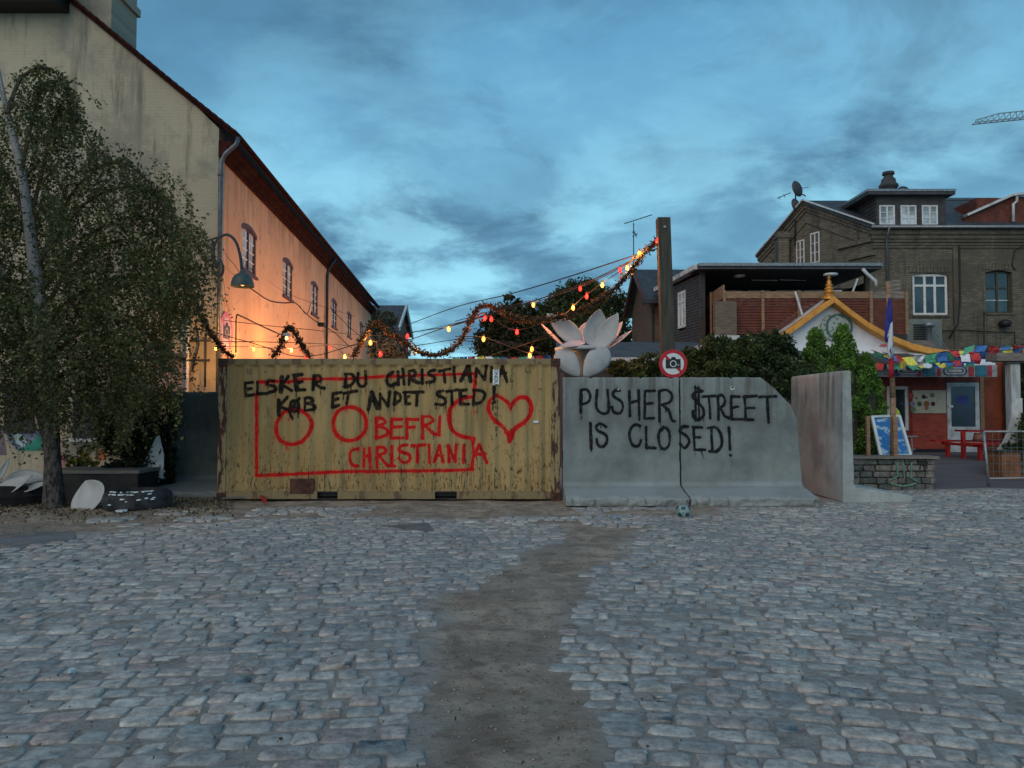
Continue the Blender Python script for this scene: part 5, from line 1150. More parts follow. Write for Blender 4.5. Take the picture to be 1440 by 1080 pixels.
for a, b in ((1,2),(3,4)):
    MB().box(br_[a]+.002, br_[b]-.002, CY-.006, CY+.06, .178, .198).box(br_[a]+.002, br_[b]-.002, CY-.006, CY+.06, CZ0, CZ0+.02).box(br_[a], br_[b], CY+.45, CY+.46, CZ0, .2).build('forklift_pocket', M['black'], SHC)
for x in (CX0, CX1-.155): MB().box(x, x+.155, CY-.008, CY+.14, .17, CZ1-.14).build('corner_post', M['rust_post'], SHC, bevel=.01)
for x in (CX0, CX1-.155):
    for y in (CY, CY+2.25): 
        if y > CY: MB().box(x, x+.155, y, y+.15, .17, CZ1-.14).build('corner_post', M['rust_post'], SHC)
        for z in (.03, CZ1-.135):
            m_ = MB(); cxx = x+.078; m_.box(x-.01, x+.168, y-.014 if y == CY else y, y+.16, z, z+.135); c_ = m_.build('corner_casting', M['rust'], SHC, bevel=.008)
            if y == CY: MB().poly(F(cxx,y-.015,1,0), [(.045*math.cos(q), z+.067+.032*math.sin(q)) for q in [2*math.pi*i/16 for i in range(16)]], -.003, .002).build('casting_hole', M['black'], c_)
MB().box(CX0+.02, CX1-.02, CY+.06, CY+2.38, CZ1-.04, CZ1-.01).build('roof_panel', M['rail'], SHC)
MB().box(CX0+.02, CX0+.05, CY+.145, CY+2.25, .1, CZ1-.05).box(CX1-.05, CX1-.02, CY+.145, CY+2.25, .1, CZ1-.05).box(CX0+.155, CX1-.155, CY+2.3, CY+2.36, .1, CZ1-.05).build('end_panel', M['rust_post'], SHC)
MB().box(CX0+.05, CX1-.05, CY+.1, CY+2.3, .1, .17).build('floor', M['black'], SHC)
MB().poly(fr, [(P(414,0,CY).x,P(0,694.5,CY).z),(P(447,0,CY).x,P(0,694.5,CY).z),(P(447.5,0,CY).x,P(0,673.5,CY).z),(P(414.5,0,CY).x,P(0,673,CY).z)], -.03, .012).build('patch_plate', M['rust'], SHC, bevel=.004)
for x, y in ((741,520),(350,522)): q = P(x,y,CY); MB().box(q.x-.035,q.x+.035,CY-.01,CY+.04,q.z-.04,q.z+.05).build('vent_cover', M['rail'], SHC)
q = P(754,593,CY); MB().box(q.x-.05,q.x+.04,CY-.006,CY+.03,q.z-.022,q.z+.02).build('sticker', M['sign_white'], SHC)
q0, q1 = P(693,541,CY), P(702,519.5,CY); lb = MB().box(q0.x, q1.x, CY-.006, CY+.03, q0.z, q1.z).build('owner_code_label', M['sign_white'], SHC)
def text(txt, size, loc, rot, mat, parent, name='lettering', depth=.002):
    cu = bpy.data.curves.new(name, 'FONT'); cu.body = txt; cu.size = size; cu.align_x = 'CENTER'; cu.align_y = 'CENTER'; cu.extrude = depth
    ob = bpy.data.objects.new(name, cu); COL.objects.link(ob); dg = bpy.context.evaluated_depsgraph_get(); me = bpy.data.meshes.new_from_object(ob.evaluated_get(dg)); bpy.data.objects.remove(ob)
    o = link(name, me, mat, parent); o.location = Vector(loc)-origin(parent); o.rotation_euler = rot; return o
text('DNOU', .092, ((q0.x+q1.x)/2, CY-.010, (q0.z+q1.z)/2), (R(90), R(90), 0), M['sign_black'], lb)
for z_ in range(3): pass

# ---------------------------------------------------------------- concrete barriers
def L_block(name, L, H, T0, T1, Ff, label, mat, xf, strokes=None, cut=None, group=None, seed=1, res=.016, junction=.32, toe=.165, chip=.012):
    """local: x along the length, y=0 front face (foot towards -y), z up"""
    prof = []
    def seg(a, b, step): 
        n = max(1, int(math.hypot(b[0]-a[0], b[1]-a[1])/step)); 
        for i in range(n): prof.append((a[0]+(b[0]-a[0])*i/n, a[1]+(b[1]-a[1])*i/n))
    b = .015
    seg((T1,.035),(T0+.0,H-b),.08); seg((T0,H-b),(T0-b,H),.02); seg((T0-b,H),(b,H),.03); seg((b,H),(0,H-b),.02); seg((0,H-b),(-.03,junction+.05),res)
    seg((-.03,junction+.05),(-.09,junction-.015),res); seg((-.09,junction-.015),(-Ff+b,toe),.03); seg((-Ff+b,toe),(-Ff,toe-b),.02); seg((-Ff,toe-b),(-Ff+.015,.045),.02); prof.append((-Ff+.03,.035))
    pr = np.array(prof); xs = np.unique(np.concatenate([[0,.012], np.arange(.03, L-.03, res), [L-.012, L]])); XX, PI_ = np.meshgrid(xs, np.arange(len(pr)))
    YY = pr[PI_, 0]; ZZ = pr[PI_, 1]; inset = np.where((XX < .006) | (XX > L-.006), .012, 0.)
    # rough broken edges
    n1 = vnoise(XX*9+seed*3.1, ZZ*9+YY*5, seed); n2 = vnoise(XX*28, ZZ*28+YY*9+seed, seed+1)
    foot = np.exp(-((YY+Ff)/.07)**2)*sm(-.01, .05, ZZ); top = np.exp(-((ZZ-H)/.05)**2); side = np.exp(-(np.minimum(XX, L-XX)/.05)**2)
    YY = YY + foot*(.075*sm(.45,.75,n1)+.018*n2) + .003*(n2-.5); ZZ = ZZ - foot*(.035*sm(.45,.75,n1)) - top*(.022*sm(.74,.86,n1)+.003*n2) - side*inset
    XX = XX + np.where(XX < L/2, 1, -1)*side*(.008*sm(.7,.85,vnoise(ZZ*8+seed, YY*6, seed+2)) + chip*n2*.08)
    if cut is not None:
        zc = np.interp(XX, cut[0], cut[1]); ZZ = np.where(ZZ > zc, zc + (ZZ-zc)*.0 + .02*(n1-.5), ZZ)
    V = np.stack([XX, YY, ZZ], -1).reshape(-1, 3); Mx = np.array(xf); Vw = V @ Mx[:3,:3].T + Mx[:3,3]
    h, w = XX.shape; idx = np.arange(h*w).reshape(h, w); fc = np.stack([idx[:-1,:-1], idx[:-1,1:], idx[1:,1:], idx[1:,:-1]], -1).reshape(-1, 4)
    dd = seg_field(Vw[:,0].copy(), Vw[:,2].copy(), strokes, 0) if strokes else np.full(len(Vw), .25)
    if strokes: dd = np.where((YY.ravel() < .005) & (YY.ravel() > -.1) & (ZZ.ravel() < H-.02), dd, .25)
    o = np_mesh(name, V, fc[:, ::-1], mat, None, {'black': dd}, False); me = o.data
    bm = bmesh.new(); bm.from_mesh(me); bm.verts.ensure_lookup_table()
    # end caps
    for col in (0, w-1):
        for tri in tessellate_polygon([[Vector((y_, z_, 0)) for y_, z_ in pr]]):
            try: bm.faces.new([bm.verts[idx[i, col]] for i in tri])
            except ValueError: pass
    bmesh.ops.recalc_face_normals(bm, faces=bm.faces); bm.to_mesh(me); bm.free()
    o.matrix_world = xf; return tag(o, label, 'concrete barrier', group)
KB = .026; O5 = (800,530); O6 = (920,530)
cb = S(O5, 8, [[(135,150),(135,400),1.15],[(130,148),(205,145),(240,210),(222,280),(145,310)],[(315,150),(308,330),(350,398),(415,412),(448,365),(435,150)],
 [(570,155),(510,160),(498,215),(590,280),(607,350),(570,410),(500,390),(485,340)],[(540,125),(560,150),.8],[(680,165),(685,440)],[(785,150),(790,480)],[(690,290),(780,270)],
 [(855,165),(850,470)],[(855,160),(965,155)],[(860,305),(940,295)],[(850,470),(955,465)],[(1015,170),(1020,500)],[(1015,160),(1095,148),(1157,200),(1140,280),(1025,320)],[(1060,320),(1120,380),(1158,485),(1190,500)],
 [(240,520),(250,800),1.25],[(415,560),(360,525),(310,550),(320,600),(410,650),(432,710),(390,780),(330,770),(310,700)],
 [(800,550),(740,540),(690,590),(680,680),(720,770),(785,772),(810,710)],[(865,560),(870,790)],[(870,795),(975,800)],ell(1070,690,65,122)+[1.05],[(1030,600),(1060,570),1.4],
 [(135,400),(140,470),.35],[(1020,500),(1030,545),.35],[(250,800),(250,835),.4],[(790,480),(790,500),.4]], CY, KB)
cb += S(O6, 8, [[(540,165),(460,175),(432,225),(480,280),(545,350),(552,430),(500,482),(440,450),(433,385)],[(462,100),(465,490),.8],[(498,115),(505,460),.7],[(455,120),(545,160),.9],
 [(550,222),(680,215)],[(615,225),(630,470)],[(715,220),(725,480)],[(715,222),(760,205),(797,260),(770,330),(720,345)],[(745,350),(790,440),(840,465)],
 [(865,222),(870,470)],[(865,220),(960,222)],[(870,345),(945,335)],[(870,478),(1000,476)],[(1017,220),(1027,480)],[(1005,222),(1150,215)],[(1020,350),(1125,350)],[(1020,482),(1115,482)],
 [(1185,227),(1375,220)],[(1270,230),(1285,510)],[(380,560),(312,562),(292,620),(370,670),(392,740),(340,800),(290,750)],[(440,570),(452,820)],[(435,565),(540,570)],[(450,680),(515,680)],[(450,820),(570,820)],
 [(640,570),(650,840)],[(600,577),(690,570),(748,650),(757,760),(700,838),(620,838)],[(837,570),(850,820)],[(855,880),1.15],
 [(455,840),(465,910),.3],[(525,830),(550,910),.35],[(852,890),(875,970),.35],[(725,480),(727,500),.4]], CY, KB)
cb += drips(cb, 7, .10, (.02,.08))
HB = P(0,530.5,CY).z
def T_(x, y, rz): return Matrix.Translation((x, y, 0)) @ Matrix.Rotation(rz, 4, 'Z')
xA0, xA1 = P(790,0,CY).x, P(950.8,0,CY).x; xB0, xB1 = P(952.8,0,CY).x, P(1119,0,CY).x
GB = 'grey concrete L-shaped barriers'
L_block('concrete_barrier', xA1-xA0, HB, .14, .2, .80, 'grey concrete barrier sprayed PUSHER and IS CLO next to the container', M['concrete'], T_(xA0, CY, 0), cb, None, GB, 3)
cutx = P(1064,0,CY).x-xB0; cute = P(1110,0,CY).x-xB0; zcb = P(0,570,CY).z
B_o = L_block('concrete_barrier', xB1-xB0, HB, .14, .2, .80, 'grey concrete barrier sprayed $TREET with its top right corner broken off', M['concrete'], T_(xB0, CY+.004, 0), cb,
    ([0, cutx, cute, cute+.01, xB1-xB0], [HB+1, HB, zcb, zcb-.02, P(0,590,CY).z]), GB, 8)
me = B_o.data      # lean the right-hand edge outwards towards the ground
for v_ in me.vertices:
    k = max(0, (v_.co.x-(cute-.35))/.45); 
    if k > 0: v_.co.x += -k*.09*max(0, (v_.co.z-.3))/1.5
L_block('concrete_barrier', 2.5, P(0,521,13.4).z, .135, .17, 1.12, 'streaked concrete barrier with lamp light tinted into its top, standing end-on with its foot pointing right', M['concrete_lamplit'],
    Matrix(((0,-1,0,P(1188.5,0,13.4).x),(1,0,0,13.4),(0,0,1,0),(0,0,0,1))), None, None, GB, 15, .03, .30, .13)
L_block('concrete_barrier', 2.0, P(0,551,15).z, .15, .2, 1.05, 'dark shaded concrete barrier left of the container under the birch', M['concrete_dark'], T_(P(243,0,15).x, 15.0, 0), None, None, GB, 22, .03, .30, .14)
for x_, y_, par in ((868,546,'PUSHER'),(1030,545,'TREET')):
    par_o = [o for o in bpy.data.objects if par in o.get('label','')][0]; q = P(x_, y_, CY); q.y = CY-.004; wm = par_o.matrix_world.inverted()
    for nm_, rr_, m_, dy_ in (('chip_mark', .04, M['concrete_chip'], 0), ('lifting_hole', .02, M['black'], -.004)):
        rl = random.Random(x_); ps = [(q.x+rr_*rl.uniform(.7,1.1)*math.cos(k_/9*6.283), q.y+dy_, q.z-(.012 if nm_ == 'chip_mark' else 0)+rr_*rl.uniform(.7,1.1)*math.sin(k_/9*6.283)) for k_ in range(9)]
        me_ = bpy.data.meshes.new(nm_); me_.from_pydata([tuple(wm @ Vector(p_)) for p_ in ps]+[tuple(wm @ Vector((p_[0],p_[1]+.02,p_[2]))) for p_ in ps], [], [tuple(range(9))]+[(k_,k_+9,(k_+1)%9+9,(k_+1)%9) for k_ in range(9)]); link(nm_, me_, m_, par_o)

# ball
def ball():
    bm = bmesh.new(); bmesh.ops.create_icosphere(bm, subdivisions=5, radius=.108); ico = bmesh.new(); bmesh.ops.create_icosphere(ico, subdivisions=1, radius=1); pv = [v_.co.normalized() for v_ in ico.verts]; ico.free()
    for f in bm.faces:
        n = f.calc_center_median().normalized(); ds = sorted([n.angle(p_) for p_ in pv]); f.material_index = 1 if ds[0] < .34 or (ds[1]-ds[0] < .02) else 0; f.smooth = True
    me = bpy.data.meshes.new('football'); bm.to_mesh(me); bm.free()
    o = link('football', me, [plain('ball_white', (.26,.34,.34), .5, .3, 20), plain('ball_green', (.015,.08,.085), .5, .3, 20)]); g = G(961,731.5); o.location = (g.x, g.y, .125); o.rotation_euler = (.6,.9,.3); single(o, 'white and dark green football lying on dirt in front of the barriers', 'ball')
ball()

# ---------------------------------------------------------------- lotus sculpture
M['petal'] = plain('petal', (.40,.42,.43), .45, .1, 3, .08, dirt=(.28,.3,.31))
def petal(base, tip, w, normal, cup=.12, curl=.1, name='petal', parent=None, mat=None, thick=.012, wb=.18):
    base = Vector(base); tip = Vector(tip); d = tip-base; L = d.length; d.normalize(); n = Vector(normal); n = (n-d*n.dot(d)).normalized(); sdv = d.cross(n); vs = []; nu, nv = 16, 8
    for i in range(nu+1):
        t = i/nu; ww = w*(wb*(1-t)**2 + (math.sin(math.pi*min(1, t**.82))**.8)*(1-.05*t)) if i < nu else 0.004
        for j in range(nv+1):
            q = j/nv*2-1; vs.append(base + d*(t*L) + sdv*(q*ww/2) + n*(cup*w*(q*q-.5)*math.sin(math.pi*t) + curl*L*(t*t-t)))
    fs = [(i*(nv+1)+j, i*(nv+1)+j+1, (i+1)*(nv+1)+j+1, (i+1)*(nv+1)+j) for i in range(nu) for j in range(nv)]
    o = MB().add(vs, fs).build(name, mat or M['petal'], parent, True); s = o.modifiers.new('thickness', 'SOLIDIFY'); s.thickness = thick; s.offset = 0; return o
LT = thing('lotus_sculpture', tuple(P(822,700,15.2)), 'large white metal lotus flower sculpture behind the concrete barriers', 'sculpture')
YP = 15.2
def Q6(x, y, Y): return P(640+x/4, 290+y/4, Y)
pet = [((712,765),(517,603),118,-.30,(.35,-1,.25)), ((700,765),(600,655),95,.35,(.2,-1,.1)), ((610,785),(478,655),60,.1,(.6,-.3,.6)), ((775,790),(815,578),135,-.15,(.1,-1,.2)),
       ((800,795),(917,603),112,-.32,(-.35,-1,.15)), ((725,760),(732,655),80,.40,(0,-1,.1)), ((845,780),(942,648),62,.2,(-.7,-1,.2)), ((850,800),(996,697),58,.05,(-.3,-.5,.9)), ((830,770),(870,650),80,.45,(0,-1,.1))]
for b_, t_, w, dy, nn in pet: petal(Q6(*b_, YP-.1 if dy < 0 else YP+.25), Q6(*t_, YP+dy), w/4*YP/FPX, nn, parent=LT)
petal(Q6(730,762,YP-.35), Q6(585,790,YP-.60), 42/4*YP/FPX*1.6, (.1,-.5,1), .1, .05, parent=LT)
petal(Q6(575,812,YP-.45), Q6(700,958,YP-.5), 120/4*YP/FPX, (-.3,-1,.1), -.1, -.12, parent=LT); petal(Q6(858,800,YP-.45), Q6(722,960,YP-.5), 130/4*YP/FPX, (.3,-1,.1), -.1, -.12, parent=LT)
c = Q6(716,803,YP); MB().lathe(c, [(.0,-.02),(.42,-.02),(.55,-.05),(.56,.02),(.52,.03),(.42,.0),(0,.0)], 36).build('ring', M['petal'], LT, True)
MB().lathe((c.x,c.y,0), [(.10,0),(.10,c.z-.4),(.13,c.z-.1),(.3,c.z-.04),(0,c.z-.03)], 16).build('stem', M['petal'], LT, True)

# tall wooden post and its no-photo sign
PT = thing('wooden_post', (P(936,0,14.6).x, 14.6, 0), 'tall square weathered timber post behind the joint of the two sprayed barriers', 'post')
a = P(925,305,14.5); b = P(943,305,14.5); a0 = P(932,500,14.5); b0 = P(950,500,14.5); k = (0-a0.z)/(a.z-a0.z); ax0 = a0.x+(a.x-a0.x)*k; bx0 = b0.x+(b.x-b0.x)*k; D_p = .24
MB().hexa([(ax0,14.5,0),(bx0,14.5,0),(bx0,14.5+D_p,0),(ax0,14.5+D_p,0),(a.x,14.5,a.z),(b.x,14.5,b.z),(b.x,14.5+D_p,b.z),(a.x,14.5+D_p,a.z)]).build('timber', M['wood_dark'], PT, bevel=.012)
q = P(935,319,14.49); MB().lathe(q, [(0,.02),(.02,.02),(.035,.0)], 10, ax=(0,-1,0)).build('bolt', M['steel'], PT)
SN = thing('round_sign', tuple(P(943,512,14.25)), 'round red and white no-photography sign in front of the tall post', 'sign')
camera_sign(SN, F(0, 14.25, 1, 0), P(943,0,14.25).x, P(0,511.5,14.25).z, 20*14.25/FPX, 0, M['sign_red'], M['sign_white'])
MB().box(P(943,0,14.25).x-.02, P(943,0,14.25).x+.02, 14.275, 14.31, 1.6, P(0,500,14.25).z).build('sign_bracket', M['galv'], SN)

# ---------------------------------------------------------------- lights, strings, garlands, wires
BUL = {'y': emis('bulb_amber', (1,.40,.06), 2.6), 'r': emis('bulb_red', (1,.03,.02), 2.4), 'w': emis('bulb_warm', (1,.6,.2), 3)}
PCOL = {'y': (1,.42,.10), 'r': (1,.08,.05), 'w': (1,.50,.25)}
def string_light(pts, label, grp='strings of coloured party bulbs', cord=True, sag=0):
    """pts: (px, py, Y, colour or None, watts)"""
    t = thing('string_light', tuple(P(*pts[0][:3])), label, 'string lights', grp)
    if cord: MB().tube(smooth([P(x, y-3, Y) for x, y, Y, c, w in pts], 4), .009, 5).build('cord', M['cable'], t, True)
    for x, y, Y, c, w in pts:
        if not c: continue
        p_ = P(x, y, Y); r_ = .034 if Y < 17 else .034*Y/17
        b_ = MB().lathe(p_, [(0,-.055),(.022,-.045),(.034,-.015),(.034,.01),(.022,.04),(.016,.055)], 12) if Y < 17 else MB().lathe(p_, [(0,-r_*1.5),(r_*.8,-r_),(r_,0),(r_*.7,r_),(r_*.4,r_*1.6)], 10)
        b_ = b_.build('bulb', BUL[c], t, True); MB().tube([p_+Vector((0,0,.05)), p_+Vector((0,0,.10))], .018, 6).build('socket', M['black'], b_)
        if w:
            spot = w > 200; ld = bpy.data.lights.new('bulb_light', 'SPOT' if spot else 'POINT'); ld.energy = w*.95 if spot else w
            if spot: ld.spot_size = R(150); ld.spot_blend = 1
            ld.color = PCOL[c]; ld.shadow_soft_size = .06; lo = bpy.data.objects.new('bulb_light', ld); COL.objects.link(lo); lo.parent = t; lo.rotation_euler = Vector((-1,.1,.25)).to_track_quat('-Z','Y').to_euler(); lo.location = p_ + Vector((0,-.09,0)) - t.location
string_light([(304,490,17.2,'y',75),(357,491,19.6,'y',18),(410,493,22,'y',60),(464,489,26,'r',8),(485,502,26,'y',60)], 'string of bulbs running low along the salmon wall')
string_light([(300,470,16,None,0),(357,486,15.8,None,0),(430,505,15.7,'r',5),(521,482,15.6,'y',12),(535,498,15.5,'r',6),(585,493,15.5,'y',12),(573,473,15.5,'r',0),(631,463,15.4,'y',8)], 'string of bulbs over the left half of the container')
string_light([(631,463,15.4,None,0),(682,448,15.3,'r',6),(691,449,15.3,'r',0),(727,467,15.4,'r',6),(789,447,15.9,'r',14),(806,433,15.9,'y',16),(825,417,15.7,'r',10),(847,401,15.5,'y',14),(882,377,15.1,'y',16),(899,357,14.9,'y',22),(924,339,14.7,'r',5)], 'string of bulbs wound along the tinsel up to the tall post')
string_light([(640,476,15.6,None,0),(680,477,15.6,'y',8),(700,484,15.6,None,0),(745,500,15.2,'y',10),(748,491,15.2,'y',0),(757,478,15.3,None,0),(790,470,15.3,None,0)], 'short string of bulbs knotted above the right end of the container')
string_light([(640,455,17,None,0),(740,427,16.6,None,0),(750,429,16.6,'y',7),(816,406,16,'r',5),(872,380,15.4,'r',5),(924,345,14.8,None,0)], 'upper thin string of bulbs above the trees')
# added unseen bulbs behind the container, put in to light the salmon wall
string_light([(400,520,17,None,0),(500,530,19,'w',420),(560,530,23,'w',560),(590,530,28,'w',620),(600,530,34,'w',620),(610,535,41,'w',620)], 'added unseen string of bulbs behind the container lighting the salmon wall')

def garland(pts, Y, label, w=.075, dens=150):
    L_ = smooth([P(x, y, Y) for x, y in pts], 6); t = thing('tinsel_garland', tuple(L_[0]), label, 'garland', 'tinsel garlands'); MB().tube(L_, .03, 6).build('cord', M['cable'], t, True)
    C_, nrm = [], []; r_ = np.random.default_rng(len(pts)*7+int(pts[0][0]))
    for a, b in zip(L_[:-1], L_[1:]):
        n = max(2, int((b-a).length*dens*2.6)); tt = r_.random(n); base = np.array(a)[None]*(1-tt[:, None])+np.array(b)[None]*tt[:, None]; C_.append(base + r_.normal(0, w*.5, (n, 3)))
    C_ = np.concatenate(C_); leaves('tinsel', C_, .022, M['garland'], t, 5, 1.8)
def leaves(name, C_, size, mat, parent, seed, aspect=1.5, tone=None, droop=0, sizes=None, kind=None):
    r_ = np.random.default_rng(seed); n = len(C_); a = r_.normal(size=(n, 3)); a[:, 2] = a[:, 2]*(1-droop) - droop*1.2; a /= np.linalg.norm(a, axis=1)[:, None]
    b = r_.normal(size=(n, 3)); b -= a*(a*b).sum(1)[:, None]; b /= np.linalg.norm(b, axis=1)[:, None]
    s = (size*(.65+.7*r_.random(n)))[:, None] if sizes is None else sizes[:, None]
    v = np.stack([C_-a*s*aspect, C_+b*s*.75-a*s*.1, C_+a*s*aspect, C_-b*s*.75-a*s*.1], 1).reshape(-1, 3); f = np.arange(n*4).reshape(n, 4)
    o = np_mesh(name, v, f, mat, parent, None, False, {'tone': r_.random(n) if tone is None else tone})
    if kind: o['kind'] = kind
    return o
garland([(925,337),(905,357),(884,384),(862,408),(838,425),(815,438),(788,446),(757,450),(730,449),(708,440)], 14.85, 'tinsel garland sloping down from the tall post')
garland([(708,440),(697,433),(682,430),(672,434),(662,450),(652,472),(640,488),(620,498),(598,498),(580,490),(565,478),(548,470)], 15.4, 'drooping tinsel garland humped in the middle above the container')
garland([(548,470),(535,457),(524,455),(514,470),(505,486),(496,502)], 15.5, 'pointed tinsel garland near the middle of the container')
garland([(436,503),(426,488),(415,470),(408,459),(401,465),(395,485),(383,503)], 15.5, 'pointed tinsel garland standing above the left of the container')
garland([(284,444),(292,462),(302,478),(316,494),(328,503)], 16.0, 'short dark tinsel garland on the corner left of the container')
# ring on the garland
TRg = single(recenter(MB().lathe(P(679,446,15.1), [(.085,-.01),(.1,0),(.085,.01),(.078,0),(.085,-.01)], 24, ax=(0,-1,0)).build('hoop', M['iron'], smooth=True)), 'small dark ring hanging from the garland hump', 'ring')
SLm = thing('spot_lamp', tuple(P(402,471,15.5)), 'small pale lamp clipped in the pointed garland on the left', 'lamp')
MB().lathe(P(403,472,15.45), [(0,.06),(.06,.05),(.09,0),(.085,-.01),(0,.02)], 16).build('shade', M['dirty_white'], SLm, True)
MB().lathe(P(403,475,15.45), [(0,-.05),(.03,-.03),(.035,.0),(.02,.03)], 10).build('bulb', BUL['w'], SLm, True)
WIRES = [([(560,462,30),(640,432,24),(715,414,20),(800,389,17),(890,360,15),(926,349,14.7)], 'long thin overhead cable rising to the tall post'),
 ([(570,480,25),(640,456,20),(700,438,18),(760,420,17),(832,394,16),(890,365,15),(926,343,14.7)], 'second overhead cable below the long one'),
 ([(310,450,18.3),(420,462,20),(560,470,24),(700,440,30)], 'thin cable crossing the street from the salmon wall'),
 ([(300,480,17),(420,482,18),(560,488,20),(660,476,20),(757,490,16)], 'low thin cable over the container'),
 ([(640,478,17),(700,483,17),(730,483,17),(760,497,16)], 'slack short cable over the right of the container'),
 ([(0,296,14.2),(30,318,14.5),(70,335,15),(100,345,15),(118,327,15.5)], 'thin cable running into the birch crown'),
 ([(690,500,15.5),(757,478,15.2),(777,473,15.2)], 'cable from the container top to the flower sculpture')]
for pts, lab in WIRES:
    o = MB().tube(smooth([P(*p_) for p_ in pts], 5), .009 if pts[0][2] < 20 else .014, 4).build('overhead_cable', M['cable']); recenter(o); single(o, lab, 'cable', 'overhead cables')
# cables on the salmon wall
def FSpx(x, y, t=.03): Y = 6245.5/(650-x); Y = max(Y, 17.6); q = P(x, y, Y); return (q.x+t, Y, q.z)
wc = MB()
for pts, r_ in (([(311,352),(318,362),(330,376),(345,400),(360,412),(378,423),(398,426),(414,426),(425,437),(440,450),(455,459),(470,468),(485,482),(495,490)], .022), ([(330,496),(330,460),(331,444),(338,445),(365,458),(392,470)], .022), ([(345,374),(380,398),(420,420),(500,445)], .010), ([(311,372),(325,385),(340,400)], .014), ([(464,430),(470,440),(500,468),(515,478)], .02), ([(312,360),(322,372),(332,395),(338,406)], .008),([(420,430),(430,442),(436,425)],.02)):
    wc.tube(smooth([FSpx(x, y) for x, y in pts], 3), r_, 5)
wc.build('wall_cable', M['cable'], LB, True)
MB().ob(FS, 12.6, 12.9, .02, .25, 5.05, 5.2).build('wall_bracket', M['black'], LB)

# crane
CR = thing('tower_crane', tuple(P(1700,400,170)), 'distant crane jib reaching in at the upper right edge', 'crane')
a = P(1372,172,170); b = P(1520,157,170); mb = MB(); d = b-a; n = 18
for i in range(n):
    p0 = a+d*(i/n); p1 = a+d*((i+1)/n); h0 = 1.5*(.35+.65*min(1,i/4)); h1 = 1.5*(.35+.65*min(1,(i+1)/4))
    mb.bar(p0, p1, .22).bar(p0+Vector((0,0,h0)), p1+Vector((0,0,h1)), .2).bar(p0, p1+Vector((0,0,h1)), .14).bar(p0+Vector((0,1.4,0)), p1+Vector((0,1.4,0)), .2).bar(p0, p0+Vector((0,1.4,0)), .13).bar(p0+Vector((0,0,h0)), p0, .12)
mb.build('jib', M['steel'], CR); q = P(1520,157,170)
mb = MB(); mb.bar(Vector((q.x+3,170,0)), Vector((q.x+3,170,q.z+8)), 1.6).bar(q, q+Vector((18,0,1)), 1.2); mb.build('mast', M['steel'], CR)

